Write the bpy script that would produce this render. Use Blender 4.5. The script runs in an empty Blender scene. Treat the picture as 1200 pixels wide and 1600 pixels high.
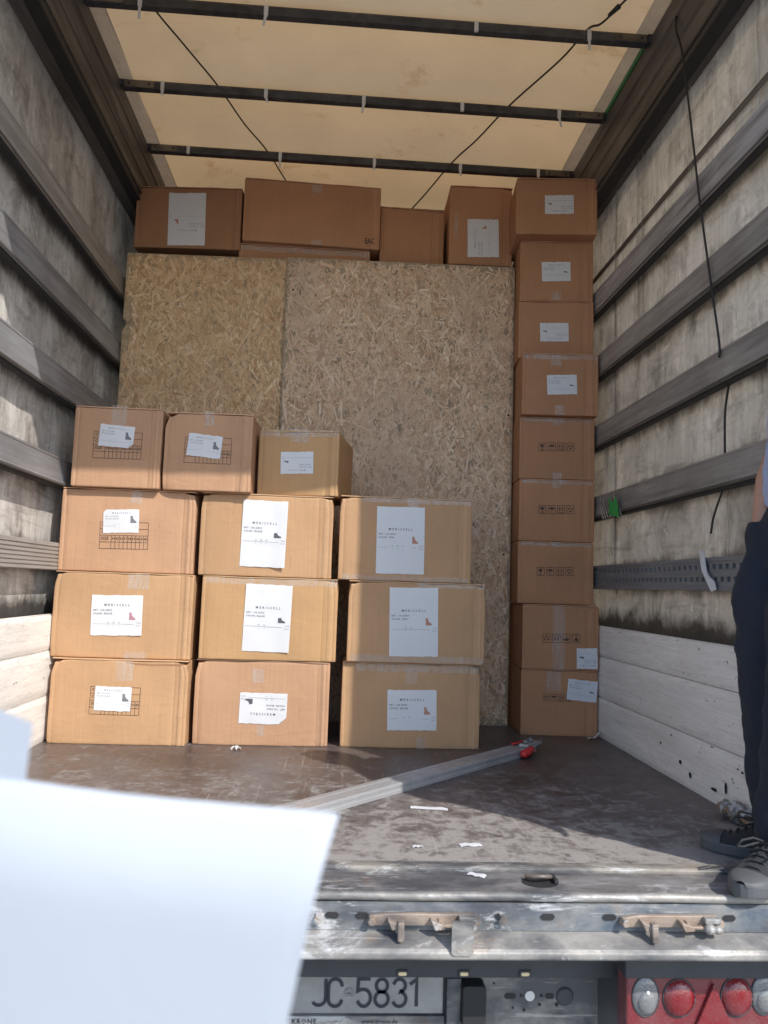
import bpy, bmesh, math, random
from math import radians as R, sin, cos, pi
from mathutils import Vector, Matrix, noise as mnoise
random.seed(7)
scene = bpy.context.scene
col = scene.collection

# ------------------------------------------------------------------ camera, sky, sun, exposure
CAM = Vector((-0.066, 0.0, 0.709))
yaw, pitch, roll = R(3.377), R(5.50), R(1.88)
fwd = Vector((sin(yaw)*cos(pitch), cos(yaw)*cos(pitch), sin(pitch)))
rt0 = Vector((cos(yaw), -sin(yaw), 0)); up0 = rt0.cross(fwd)
rt = cos(roll)*rt0 + sin(roll)*up0; up = -sin(roll)*rt0 + cos(roll)*up0
cd = bpy.data.cameras.new('camera'); cam = bpy.data.objects.new('camera', cd); col.objects.link(cam)
mw = Matrix((rt, up, -fwd)).transposed().to_4x4(); mw.translation = CAM
cam.matrix_world = mw
cd.sensor_fit = 'HORIZONTAL'; cd.sensor_width = 36.0; cd.lens = 36.0*1206/1200
cd.clip_start = 0.02; cd.clip_end = 3000
cd.dof.use_dof = True; cd.dof.focus_distance = 3.3; cd.dof.aperture_fstop = 7.5
scene.camera = cam

SUN_AZ, SUN_EL = R(37), R(41)          # horizontal angle off the trailer axis, elevation
tosun = Vector((sin(SUN_AZ)*cos(SUN_EL), -cos(SUN_AZ)*cos(SUN_EL), sin(SUN_EL)))
world = bpy.data.worlds.new('World'); scene.world = world; world.use_nodes = True
wn = world.node_tree.nodes; wl = world.node_tree.links; wn.clear()
sky = wn.new('ShaderNodeTexSky'); sky.sky_type = 'NISHITA'; sky.sun_disc = False
sky.sun_elevation = SUN_EL; sky.sun_rotation = math.atan2(tosun.x, tosun.y)
sky.air_density = 1.0; sky.dust_density = 0.8; sky.ozone_density = 1.6
bg = wn.new('ShaderNodeBackground'); bg.inputs['Strength'].default_value = 0.15
wo = wn.new('ShaderNodeOutputWorld'); wl.new(sky.outputs[0], bg.inputs[0]); wl.new(bg.outputs[0], wo.inputs[0])
sd = bpy.data.lights.new('sun', 'SUN'); sd.energy = 2.5; sd.angle = R(0.53); sd.color = (1.0, 0.95, 0.87)
sun = bpy.data.objects.new('sun', sd); col.objects.link(sun)
sun.rotation_mode = 'QUATERNION'; sun.rotation_quaternion = tosun.to_track_quat('Z', 'Y'); sun.location = (5, -6, 8)
scene.view_settings.view_transform = 'Standard'; scene.view_settings.look = 'None'
scene.view_settings.exposure = 0.95; scene.view_settings.gamma = 1.0
scene.cycles.max_bounces = 10; scene.cycles.diffuse_bounces = 7; scene.cycles.transparent_max_bounces = 12

# ------------------------------------------------------------------ helpers: materials
class G:
    def __init__(s, name):
        s.m = bpy.data.materials.new(name); s.m.use_nodes = True
        s.t = s.m.node_tree; s.t.nodes.clear()
        s.tc = s.t.nodes.new('ShaderNodeTexCoord')
    def n(s, kind, attrs=None, **kw):
        nd = s.t.nodes.new('ShaderNode'+kind)
        for k, v in (attrs or {}).items(): setattr(nd, k, v)
        for k, v in kw.items():
            key = int(k[1:]) if k[0] == 'i' and k[1:].isdigit() else k.replace('_', ' ')
            s.put(nd.inputs[key], v)
        return nd
    def put(s, sock, v):
        if isinstance(v, bpy.types.NodeSocket): s.t.links.new(v, sock)
        elif isinstance(v, (tuple, list)) and sock.type == 'RGBA' and len(v) == 3: sock.default_value = (*v, 1)
        else: sock.default_value = v
    def co(s, scale=(1, 1, 1), rot=(0, 0, 0), gen='Object', rnd=False):
        loc = (0, 0, 0)
        mp = s.n('Mapping', Vector=s.tc.outputs[gen], Scale=scale, Rotation=rot)
        if rnd:
            oi = s.n('ObjectInfo'); ad = s.n('VectorMath', {'operation': 'SCALE'}, i0=(37., 17., 53.), Scale=oi.outputs['Random'])
            s.t.links.new(ad.outputs[0], mp.inputs['Location'])
        return mp.outputs[0]
    def noise(s, co, scale=5, detail=4, rough=.55, dist=0):
        return s.n('TexNoise', Vector=co, Scale=scale, Detail=detail, Roughness=rough, Distortion=dist).outputs[0]
    def ramp(s, fac, stops, interp='LINEAR'):
        nd = s.n('ValToRGB', Fac=fac); cr = nd.color_ramp; cr.interpolation = interp
        while len(cr.elements) < len(stops): cr.elements.new(.5)
        for e, (p, c) in zip(cr.elements, stops):
            e.position = p; e.color = (c, c, c, 1) if isinstance(c, (int, float)) else (*c, 1)
        return nd.outputs[0]
    def mix(s, fac, a, b, blend='MIX'):
        nd = s.n('Mix', {'data_type': 'RGBA', 'blend_type': blend}); s.put(nd.inputs[0], fac); s.put(nd.inputs[6], a); s.put(nd.inputs[7], b)
        return nd.outputs[2]
    def math(s, op, a, b=0.0):
        return s.n('Math', {'operation': op}, i0=a, i1=b).outputs[0]
    def sep(s, co): return s.n('SeparateXYZ', i0=co).outputs
    def bump(s, h, strength=.3, dist=.01):
        return s.n('Bump', Strength=strength, Distance=dist, Height=h).outputs[0]
    def out(s, sh):
        o = s.n('OutputMaterial'); s.t.links.new(sh, o.inputs[0]); return s.m
    def pbr(s, colr, rough=.6, metal=0.0, normal=None, **kw):
        p = s.n('BsdfPrincipled', Base_Color=colr, Roughness=rough, Metallic=metal, **kw)
        if normal is not None: s.t.links.new(normal, p.inputs['Normal'])
        return s.out(p.outputs[0])

def plain(name, c, rough=.6, metal=0., var=.15, scale=12., bumps=.0):
    g = G(name); co = g.co(rnd=True)
    f = g.noise(co, scale, 5)
    cc = g.mix(f, tuple(x*(1-var) for x in c), tuple(min(1, x*(1+var)) for x in c))
    nm = g.bump(g.noise(co, scale*8, 3), bumps, .004) if bumps else None
    return g.pbr(cc, rough, metal, nm)

def cardboard(name, c):
    g = G(name); co = g.co(rnd=True)
    f = g.noise(co, 3.0, 5, .6); st = g.noise(g.co((1, 1, .03), rnd=True), 90, 3, .6)
    cc = g.mix(g.ramp(f, [(.3, 0.), (.7, 1.)]), tuple(x*.9 for x in c), tuple(x*1.07 for x in c))
    cc = g.mix(g.ramp(st, [(.35, .10), (.6, 0.)]), cc, tuple(x*.62 for x in c))
    blot = g.ramp(g.noise(co, 7, 6, .65, .6), [(.60, 0.), (.75, .28)])
    cc = g.mix(blot, cc, tuple(x*.6 for x in c))
    scf = g.ramp(g.noise(g.co((.3, 1, 5), rnd=True), 9, 5, .7), [(.66, 0.), (.73, .35)])
    cc = g.mix(scf, cc, tuple(min(1, x*1.3+.03) for x in c))
    pt = g.n('NewGeometry').outputs['Pointiness']
    cc = g.mix(g.ramp(g.math('ADD', pt, g.math('MULTIPLY', g.noise(co, 40, 4, .7), .05)), [(.545, 0.), (.60, .55)]), cc, tuple(min(1, x*1.35+.05) for x in c))
    cc = g.mix(g.ramp(g.noise(g.co((2.2, 1, .5), rnd=True), 15, 6, .75, .7), [(.63, 0.), (.70, .4)]), cc, tuple(x*.55 for x in c))
    h = g.math('ADD', g.math('MULTIPLY', st, .9), g.noise(co, 22, 4))
    return g.pbr(cc, .72, 0, g.bump(g.math('ADD', h, g.math('MULTIPLY', g.noise(g.co((1, 1, 2.5), rnd=True), 6, 5, .6, 1.2), 1.6)), .26, .006), Specular_IOR_Level=.25)

MAT = {}
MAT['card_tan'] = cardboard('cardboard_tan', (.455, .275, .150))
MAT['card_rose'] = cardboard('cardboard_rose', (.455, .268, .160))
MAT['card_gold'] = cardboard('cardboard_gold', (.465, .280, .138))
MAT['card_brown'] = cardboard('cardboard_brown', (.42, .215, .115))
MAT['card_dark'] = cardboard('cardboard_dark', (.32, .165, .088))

def paper_mat(name, c):
    g = G(name); co = g.co(rnd=True)
    cc = g.mix(g.noise(co, 14, 4), tuple(x*.94 for x in c), c)
    p = g.n('BsdfPrincipled', Base_Color=cc, Roughness=.55, Normal=g.bump(g.noise(co, 18, 4, .5, .8), .12, .004))
    tr = g.n('BsdfTranslucent', Color=tuple(c))
    mx = g.n('MixShader', i0=.16, i1=p.outputs[0], i2=tr.outputs[0])
    return g.out(mx.outputs[0])
MAT['paper'] = paper_mat('white_paper', (.74, .75, .78))
MAT['sheet'] = paper_mat('document_paper', (.66, .69, .75))
MAT['ink'] = plain('black_ink', (.06, .06, .07), .7, 0, .1)
MAT['ink_faint'] = plain('grey_ink', (.30, .30, .33), .7, 0, .1)
MAT['ink_card'] = plain('ink_on_cardboard', (.075, .045, .035), .8, 0, .3, 60)
MAT['boot_black'] = plain('boot_black', (.085, .085, .10), .7)
MAT['boot_grey'] = plain('boot_grey', (.16, .16, .18), .7)
MAT['boot_tan'] = plain('boot_tan', (.42, .20, .14), .7)
MAT['boot_pink'] = plain('boot_pink', (.40, .20, .23), .7)

g = G('clear_tape'); co = g.co(rnd=True)
w = g.ramp(g.noise(g.co((6, 1, 1), rnd=True), 16, 5, .7, .8), [(.35, .06), (.75, .55)])
df = g.n('BsdfPrincipled', Base_Color=(.62, .57, .52), Roughness=.22, Specular_IOR_Level=.8, Normal=g.bump(g.noise(co, 60, 4), .4, .003))
tp = g.n('BsdfTransparent')
MAT['tape'] = g.out(g.n('MixShader', i0=w, i1=tp.outputs[0], i2=df.outputs[0]).outputs[0])

# oriented strand board
def osb_base(name, c):
    g = G(name); co = g.co()
    f = g.noise(co, 28, 6, .7, .5)
    return g.pbr(g.ramp(f, [(.3, tuple(x*.45 for x in c)), (.55, c), (.75, tuple(x*1.25 for x in c))]), .75, 0, g.bump(f, .5, .004))
def osb_strand(name, cols, stain):
    g = G(name); co = g.co()
    ge = g.n('NewGeometry'); rp = ge.outputs['Random Per Island']
    c = g.ramp(rp, [(i/(len(cols)-1), k) for i, k in enumerate(cols)])
    gr = g.noise(co, 160, 3, .6); c = g.mix(g.ramp(gr, [(.3, .28), (.65, 0.)]), c, (.16, .10, .055))
    c = g.mix(g.ramp(g.noise(g.co((1, 1, .8)), 13, 5, .7, .8), [(.56, 0.), (.72, .42)]), c, (.30, .19, .10))
    c = g.mix(g.ramp(g.noise(g.co((1, 1, .45)), 34, 4, .65, .6), [(.66, 0.), (.71, .8)]), c, (.10, .06, .035))
    sf = g.ramp(g.noise(g.co((1, 1, .55)), 2.3, 4, .6), [(.42, 0.), (.68, .5)])
    c = g.mix(sf, c, stain)
    return g.pbr(c, .68, 0, g.bump(gr, .3, .002))
MAT['osb_a'] = osb_base('osb_base_warm', (.42, .30, .18))
MAT['osb_b'] = osb_base('osb_base_grey', (.38, .29, .20))
MAT['strand_a'] = osb_strand('osb_strands_warm', [(.38, .20, .09), (.65, .415, .21), (.77, .53, .30), (.69, .44, .23), (.88, .67, .44), (.57, .325, .16), (.75, .50, .28), (.47, .255, .115), (.69, .45, .245)], (.51, .335, .195))
MAT['strand_b'] = osb_strand('osb_strands_grey', [(.40, .235, .13), (.68, .465, .295), (.78, .575, .40), (.70, .485, .315), (.88, .71, .54), (.58, .37, .215), (.75, .535, .365), (.47, .28, .16), (.70, .485, .315)], (.51, .36, .26))
MAT['osb_edge'] = plain('osb_edge', (.28, .18, .09), .8, 0, .4, 60, .4)

# tarpaulin, slats, boards
def tarp(name, light, dirt, trans, tcol, vert_axis=(1, 1, .12), amt=1.0, z0=None, pitch_=.365):
    g = G(name); co = g.co()
    st = g.noise(g.co(vert_axis), 16, 6, .68, .25)           # streaks running down the sheet
    st2 = g.noise(g.co((1, 1, .05)), 55, 5, .7, .1)
    big = g.noise(g.co((1, 1, .6)), 1.9, 5, .62)
    fine = g.noise(co, 38, 5, .7); mid = g.noise(g.co((1, 1, .8)), 7, 6, .7, .5)
    c = g.mix(g.ramp(st, [(.38, 0.), (.70, .5*amt)]), light, tuple((a*.4+b*.6) for a, b in zip(light, dirt)))
    c = g.mix(g.ramp(st2, [(.45, 0.), (.68, .5*amt)]), c, tuple((a*.5+b*.5) for a, b in zip(light, dirt)))
    c = g.mix(g.ramp(big, [(.40, 0.), (.68, .78*amt)]), c, tuple((a*.25+b*.75) for a, b in zip(light, dirt)))
    c = g.mix(g.ramp(mid, [(.48, 0.), (.70, .62*amt)]), c, dirt)
    c = g.mix(g.ramp(g.noise(g.co((1, .18, 1.2)), 11, 6, .7, .5), [(.55, 0.), (.70, .45*amt)]), c, dirt); c = g.mix(g.ramp(g.noise(g.co((1, .5, .5)), 22, 6, .8, .7), [(.60, 0.), (.66, .5)]), c, tuple(min(1., x*1.18) for x in light)); c = g.mix(g.ramp(fine, [(.55, 0.), (.78, .4*amt)]), c, tuple(x*.55 for x in dirt))
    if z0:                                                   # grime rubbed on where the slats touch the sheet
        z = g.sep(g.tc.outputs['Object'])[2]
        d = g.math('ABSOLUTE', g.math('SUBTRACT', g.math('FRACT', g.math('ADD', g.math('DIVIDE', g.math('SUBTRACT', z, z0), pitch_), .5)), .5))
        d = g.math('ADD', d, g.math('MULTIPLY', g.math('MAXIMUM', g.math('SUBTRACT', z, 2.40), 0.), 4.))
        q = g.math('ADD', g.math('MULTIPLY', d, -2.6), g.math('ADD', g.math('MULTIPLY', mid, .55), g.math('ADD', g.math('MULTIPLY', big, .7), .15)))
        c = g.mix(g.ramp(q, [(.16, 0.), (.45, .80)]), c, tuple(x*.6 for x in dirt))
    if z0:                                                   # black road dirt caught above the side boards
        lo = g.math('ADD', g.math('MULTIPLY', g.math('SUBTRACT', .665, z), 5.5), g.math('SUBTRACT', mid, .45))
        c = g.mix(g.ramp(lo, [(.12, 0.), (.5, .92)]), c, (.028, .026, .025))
    d = g.n('BsdfPrincipled', Base_Color=c, Roughness=.62, Specular_IOR_Level=.3, Normal=g.bump(g.math('ADD', big, g.math('MULTIPLY', fine, .15)), .35, .02))
    tcm = g.mix(1.0, c, tcol, 'MULTIPLY')
    t = g.n('BsdfTranslucent', Color=tcm)
    return g.out(g.n('MixShader', i0=trans, i1=d.outputs[0], i2=t.outputs[0]).outputs[0])
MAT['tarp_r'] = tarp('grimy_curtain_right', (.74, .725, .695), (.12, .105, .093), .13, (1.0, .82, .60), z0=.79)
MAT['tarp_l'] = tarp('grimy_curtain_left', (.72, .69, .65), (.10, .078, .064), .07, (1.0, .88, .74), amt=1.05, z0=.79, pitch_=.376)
def roof_mat():
    g = G('roof_tarpaulin'); co = g.co()
    big = g.noise(co, 2.2, 5, .6); fine = g.noise(co, 26, 4, .6)
    weave = g.noise(g.co((1, 30, 1)), 8, 2)
    st = g.ramp(g.noise(g.co((1, 1, 1)), 3.7, 6, .7, .4), [(.60, 0.), (.72, .55)])
    c = g.mix(g.ramp(big, [(.3, 0.), (.7, 1.)]), (.63, .585, .51), (.72, .67, .59))
    c = g.mix(g.math('MULTIPLY', st, .95), c, (.40, .27, .14)); c = g.mix(g.ramp(weave, [(.45, .0), (.7, .10)]), c, (.45, .33, .2))
    d = g.n('BsdfPrincipled', Base_Color=c, Roughness=.6, Normal=g.bump(g.math('ADD', big, g.math('MULTIPLY', fine, .08)), .3, .03))
    t = g.n('BsdfTranslucent', Color=g.mix(1., c, (1.0, .68, .36), 'MULTIPLY'))
    return g.out(g.n('MixShader', i0=.26, i1=d.outputs[0], i2=t.outputs[0]).outputs[0])
MAT['roof'] = roof_mat()
def metal(name, c, dirt, metalness=.5, rough=.5, stretch=(1, .10, 1.6), amt=.8):
    g = G(name); co = g.co(rnd=True)
    f = g.noise(g.co(stretch, rnd=True), 14, 6, .65, .3); s2 = g.noise(g.co((1, .05, 1.5), rnd=True), 70, 6, .8, .3); b = g.noise(co, 2.5, 4)
    cc = g.mix(g.ramp(f, [(.36, 0.), (.68, amt)]), c, dirt)
    cc = g.mix(g.ramp(s2, [(.62, 0.), (.70, .38)]), cc, tuple(min(1., x*1.9+.04) for x in c))
    cc = g.mix(g.ramp(b, [(.4, 0.), (.7, .45)]), cc, tuple(x*.6 for x in dirt))
    rr = g.ramp(f, [(.3, rough-.12), (.7, min(1, rough+.25))])
    return g.pbr(cc, rr, metalness, g.bump(g.math('ADD', f, g.math('MULTIPLY', s2, .3)), .15, .004))
MAT['slat'] = metal('dull_aluminium_slat', (.42, .395, .37), (.19, .168, .15), .15, .6)
MAT['slat_l'] = metal('lit_aluminium_slat', (.38, .39, .42), (.20, .19, .185), .3, .48)  # lit copy of the slat metal, bluish sunlit tone put into its colour
MAT['slat_worn'] = metal('worn_pale_slat', (.52, .51, .52), (.15, .125, .105), .15, .6)
MAT['rail'] = metal('roof_rail_steel', (.17, .16, .155), (.08, .07, .066), .3, .5)
MAT['bow'] = metal('roof_bow_steel', (.085, .088, .095), (.04, .038, .036), .4, .5)
MAT['perf'] = metal('lashing_rail_steel', (.28, .30, .325), (.16, .165, .175), .35, .45)
MAT['rubber'] = plain('black_rubber', (.018, .018, .02), .7, 0, .3, 20)
MAT['alu'] = metal('bright_aluminium', (.46, .465, .48), (.31, .31, .32), .4, .35, (1, 1, 1), .5)
MAT['bracket'] = metal('bow_bracket', (.20, .17, .13), (.09, .075, .055), .4, .5)
MAT['zip'] = plain('white_cable_tie', (.62, .62, .60), .5)
MAT['hem'] = tarp('roof_hem', (.48, .41, .335), (.30, .25, .2), .18, (1, .82, .6), amt=.7)
MAT['green'] = plain('green_curtain', (.02, .19, .06), .5)
MAT['cable'] = plain('black_cable', (.02, .018, .016), .6)
def wood_board(name, c, dark):
    g = G(name); co = g.co(rnd=True)
    gr = g.noise(g.co((1, .12, 2.2), rnd=True), 26, 6, .7, .6); big = g.noise(g.co((1, .4, 1), rnd=True), 4, 5, .6); sp = g.noise(g.co((1, .6, 1), rnd=True), 30, 3, .55, 1.0)
    cc = g.mix(g.ramp(gr, [(.42, 0.), (.72, .42)]), c, tuple(x*.62 for x in c))
    cc = g.mix(g.ramp(big, [(.45, 0.), (.75, .38)]), cc, dark)
    cc = g.mix(g.ramp(sp, [(.695, 0.), (.72, .85)]), cc, (.04, .032, .028))
    cr = g.noise(g.co((1, .05, 1.3), rnd=True), 18, 7, .75, 1.2)
    cc = g.mix(g.ramp(cr, [(.488, 0.), (.5, .45), (.512, 0.)]), cc, tuple(x*.5 for x in dark))
    return g.pbr(cc, .7, 0, g.bump(g.math('ADD', gr, sp), .3, .005))
MAT['board'] = wood_board('whitewashed_board', (.88, .85, .81), (.56, .50, .45))
MAT['greywood'] = wood_board('grey_weathered_wood', (.36, .33, .31), (.2, .17, .15))
def floor_mat():
    g = G('phenolic_plywood_floor'); co = g.co()
    big = g.noise(co, 2.2, 6, .62, .4); patch = g.noise(g.co((1, 1.1, 1), (0, 0, .5)), 9, 10, .74, .9); blot = g.noise(co, 30, 6, .75, .5)
    scr = g.noise(g.co((1, .03, 1), (0, 0, .75)), 60, 5, .8); scr2 = g.noise(g.co((.035, 1, 1), (0, 0, .2)), 46, 5, .8); scr3 = g.noise(g.co((1, .04, 1), (0, 0, -.35)), 50, 5, .8)
    fine = g.noise(co, 150, 3, .6)
    c = g.mix(g.ramp(big, [(.3, 0.), (.7, 1.)]), (.062, .047, .044), (.125, .10, .094))
    y = g.sep(g.tc.outputs['Object'])[1]                      # film wear, strengthened in the lit zone and thinned inward to paint the shade
    edge = g.math('MINIMUM', g.math('MAXIMUM', g.math('MULTIPLY', g.math('SUBTRACT', 2.62, y), .15), -.085), .10)
    p = g.math('ADD', g.math('ADD', g.math('MULTIPLY', patch, .62), g.math('MULTIPLY', blot, .38)), edge)
    c = g.mix(g.ramp(p, [(.44, 0.), (.51, .30), (.575, .80)]), c, g.mix(fine, (.25, .235, .222), (.38, .36, .34)))
    for k, (q, lo) in enumerate(((scr, .60), (scr2, .625), (scr3, .63))): c = g.mix(g.ramp(q, [(lo, 0.), (lo+.06, .5)]), c, (.40, .38, .355))
    c = g.mix(g.ramp(blot, [(.60, 0.), (.72, .5)]), c, (.055, .046, .044))
    r = g.ramp(p, [(.42, .38), (.56, .72)])
    return g.pbr(c, r, 0, g.bump(g.math('ADD', patch, g.math('MULTIPLY', fine, .2)), .2, .004))
MAT['floor'] = floor_mat()
def sill_mat(name, c, c2, rustamt=.5):
    g = G(name); co = g.co()
    f = g.noise(g.co((.5, 1, 1)), 11, 7, .68, .5); b = g.noise(g.co((.6, 1, 1)), 3.3, 5, .6, .4); fine = g.noise(co, 90, 4, .7); sc = g.noise(g.co((.05, 1, 1)), 60, 4, .7)
    cc = g.mix(g.ramp(f, [(.38, 0.), (.62, 1.)]), c, c2)
    cc = g.mix(g.ramp(b, [(.45, 0.), (.55, .85)]), cc, (.055, .06, .072))
    cc = g.mix(g.ramp(g.noise(g.co((.35, 1, 1)), 9, 7, .75, .8), [(.55, 0.), (.61, .8)]), cc, (.50, .50, .50))
    cc = g.mix(g.ramp(g.noise(co, 8, 6, .7, .6), [(.60, 0.), (.70, rustamt)]), cc, (.23, .115, .055))
    cc = g.mix(g.ramp(sc, [(.62, 0.), (.70, .5)]), cc, (.55, .53, .5)); cc = g.mix(g.ramp(fine, [(.55, 0.), (.75, .45)]), cc, (.11, .10, .09))
    return g.pbr(cc, g.ramp(f, [(.3, .35), (.7, .7)]), .25, g.bump(g.math('ADD', f, fine), .25, .004))
MAT['sill'] = sill_mat('galvanised_dirty_steel', (.30, .295, .295), (.15, .14, .135), .45)
MAT['sillpale'] = sill_mat('pale_worn_steel', (.37, .35, .32), (.23, .22, .205), .45)
MAT['sillblue'] = sill_mat('blue_grey_painted_steel', (.085, .11, .145), (.22, .22, .215), .5)
MAT['nosing'] = sill_mat('worn_nosing', (.40, .375, .335), (.27, .245, .21), .15)
MAT['rust'] = sill_mat('rusty_cast_iron', (.27, .19, .135), (.36, .29, .235), .95)
MAT['under'] = sill_mat('dusty_underframe', (.20, .195, .19), (.29, .28, .265), .15)
MAT['underdark'] = plain('dark_underframe', (.055, .058, .065), .6, .2, .4, 9)
g = G('number_plate'); co = g.co()
MAT['plate'] = g.pbr(g.mix(g.ramp(g.noise(co, 16, 6, .7), [(.35, 0.), (.75, .75)]), (.29, .29, .285), (.17, .165, .155)), .5)
MAT['plateink'] = plain('plate_ink', (.02, .024, .035), .5, 0, .3, 40)
def lens(name, c, rough=.12):
    g = G(name); co = g.co()
    v = g.n('TexVoronoi', Vector=co, Scale=160.).outputs[0]
    du = g.ramp(g.noise(co, 18, 5, .65), [(.35, 0.), (.8, .5)])
    return g.pbr(g.mix(du, c, tuple(x*.5+.12 for x in c)), rough, 0, g.bump(v, .35, .003), Coat_Weight=.6)
MAT['red'] = lens('red_lens', (.19, .005, .010)); MAT['redpanel'] = lens('red_panel', (.17, .018, .024), .28)
MAT['clear'] = lens('clear_lens', (.17, .175, .18), .08)
MAT['redplastic'] = plain('red_plastic', (.55, .025, .03), .4)
MAT['amber'] = plain('pale_amber', (.75, .6, .35), .5)
MAT['navy'] = None
def cloth(name, c, sc=300):
    g = G(name); co = g.co()
    f = g.noise(co, 9, 5, .6, .6); w = g.noise(co, sc, 2)
    return g.pbr(g.mix(f, tuple(x*.7 for x in c), tuple(x*1.25 for x in c)), .85, 0, g.bump(g.math('ADD', f, g.math('MULTIPLY', w, .15)), .6, .02), Sheen_Weight=.04)
MAT['navy'] = cloth('navy_trousers', (.0075, .0125, .026)); MAT['shirt'] = cloth('pale_blue_shirt', (.38, .46, .66))
MAT['skin'] = plain('skin', (.50, .275, .19), .5, 0, .1, 14); MAT['hair'] = plain('dark_hair', (.02, .014, .01), .6, 0, .4, 90)
MAT['shoe'] = cloth('black_canvas_shoe', (.022, .023, .027)); MAT['sole'] = plain('dark_rubber_sole', (.085, .087, .092), .6, 0, .3, 30); MAT['lace'] = cloth('shoe_lace', (.03, .03, .035))
MAT['eye'] = plain('eye_white', (.7, .7, .68), .3); MAT['iris'] = plain('iris', (.03, .02, .012), .3)
def ground_mat():
    g = G('yard_concrete'); co = g.co()
    f = g.noise(co, 1.2, 6, .6); h = g.noise(co, 140, 3)
    return g.pbr(g.mix(f, (.24, .235, .225), (.34, .33, .315)), .85, 0, g.bump(h, .5, .01))
MAT['ground'] = ground_mat()

# ------------------------------------------------------------------ helpers: geometry and objects
class MB:
    def __init__(s): s.v = []; s.f = []
    def add(s, vs, fs):
        k = len(s.v); s.v += [tuple(p) for p in vs]; s.f += [tuple(i+k for i in f) for f in fs]; return s
    def box(s, x0, x1, y0, y1, z0, z1):
        return s.add([(x0,y0,z0),(x1,y0,z0),(x1,y1,z0),(x0,y1,z0),(x0,y0,z1),(x1,y0,z1),(x1,y1,z1),(x0,y1,z1)],
                     [(3,2,1,0),(4,5,6,7),(0,1,5,4),(1,2,6,5),(2,3,7,6),(3,0,4,7)])
    def prism(s, poly, a, b, axis='y'):
        """polygon (u,v) extruded from a to b along an axis: y -> (x,z), x -> (y,z), z -> (x,y)"""
        n = len(poly)
        def P(u, v, t): return {'y': (u, t, v), 'x': (t, u, v), 'z': (u, v, t)}[axis]
        vs = [P(u, v, a) for u, v in poly] + [P(u, v, b) for u, v in poly]
        return s.add(vs, [tuple(range(n)), tuple(range(2*n-1, n-1, -1))] + [(i, i+n, (i+1) % n+n, (i+1) % n) for i in range(n)])
    def tube(s, pts, rad, seg=10, ref=None, cap=True):
        pts = [Vector(p) for p in pts]; n = len(pts)
        rr = [(q, q) if isinstance(q, (int, float)) else q for q in (rad if isinstance(rad, (list, tuple)) and len(rad) == n else [rad]*n)]
        vs = []; prev = Vector(ref) if ref else None
        for i, p in enumerate(pts):
            t = (pts[min(i+1, n-1)]-pts[max(i-1, 0)])
            t = t.normalized() if t.length > 1e-9 else Vector((0, 0, 1))
            if prev is None: prev = Vector((1, 0, 0)) if abs(t.x) < .8 else Vector((0, 1, 0))
            a = (prev - t*prev.dot(t)).normalized(); b = t.cross(a); prev = a
            for k in range(seg):
                q = 2*pi*k/seg; vs.append(p + a*cos(q)*rr[i][0] + b*sin(q)*rr[i][1])
        fs = [(i*seg+k, i*seg+(k+1) % seg, (i+1)*seg+(k+1) % seg, (i+1)*seg+k) for i in range(n-1) for k in range(seg)]
        if cap: fs += [tuple(range(seg-1, -1, -1)), tuple((n-1)*seg+k for k in range(seg))]
        return s.add(vs, fs)
    def ball(s, c, r, nu=14, nv=9):
        rx, ry, rz = (r, r, r) if isinstance(r, (int, float)) else r
        vs = [(c[0]+rx*sin(pi*j/nv)*cos(2*pi*i/nu), c[1]+ry*sin(pi*j/nv)*sin(2*pi*i/nu), c[2]+rz*cos(pi*j/nv)) for j in range(nv+1) for i in range(nu)]
        return s.add(vs, [(j*nu+i, (j+1)*nu+i, (j+1)*nu+(i+1) % nu, j*nu+(i+1) % nu) for j in range(nv) for i in range(nu)])
    def grid(s, fn, nu, nv):
        vs = [fn(i/nu, j/nv) for j in range(nv+1) for i in range(nu+1)]
        return s.add(vs, [(j*(nu+1)+i, j*(nu+1)+i+1, (j+1)*(nu+1)+i+1, (j+1)*(nu+1)+i) for j in range(nv) for i in range(nu)])
    def mesh(s, name):
        me = bpy.data.meshes.new(name); me.from_pydata(s.v, [], s.f); me.validate(); me.update(); return me
    def build(s, name, mat, parent=None, smooth=False, bevel=0, world=True, fix=False):
        me = s.mesh(name)
        if fix:
            bm = bmesh.new(); bm.from_mesh(me); bmesh.ops.recalc_face_normals(bm, faces=bm.faces); bm.to_mesh(me); bm.free()
        me.materials.append(MAT[mat] if isinstance(mat, str) else mat)
        if smooth: me.polygons.foreach_set('use_smooth', [True]*len(me.polygons))
        o = bpy.data.objects.new(name, me); col.objects.link(o); o['_w'] = 1
        adopt(o, parent, world)
        if bevel:
            b = o.modifiers.new('bevel', 'BEVEL'); b.width = bevel; b.segments = 2; b.limit_method = 'ANGLE'; b.angle_limit = R(35)
        del o['_w']
        return o
BASE = {}
def adopt(o, parent, world=True):
    """parts modelled in world coordinates keep their place under a parent standing at BASE[parent]"""
    if parent is None: return
    o.parent = parent
    if world and parent.name in BASE: o.matrix_parent_inverse = Matrix.Translation(-BASE[parent.name])
    if world and parent.parent is not None and parent.type == 'MESH': o.matrix_parent_inverse = Matrix.Identity(4)
def tag(o, label=None, cat=None, group=None, kind=None):
    for k, v in (('label', label), ('category', cat), ('group', group), ('kind', kind)):
        if v: o[k] = v
    return o
def thing(name, loc, label, cat, group=None, rz=0):
    o = bpy.data.objects.new(name, None); col.objects.link(o); o.empty_display_size = .1
    o.location = loc; o.rotation_euler = (0, 0, rz); BASE[o.name] = Vector(loc)
    return tag(o, label, cat, group)
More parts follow.
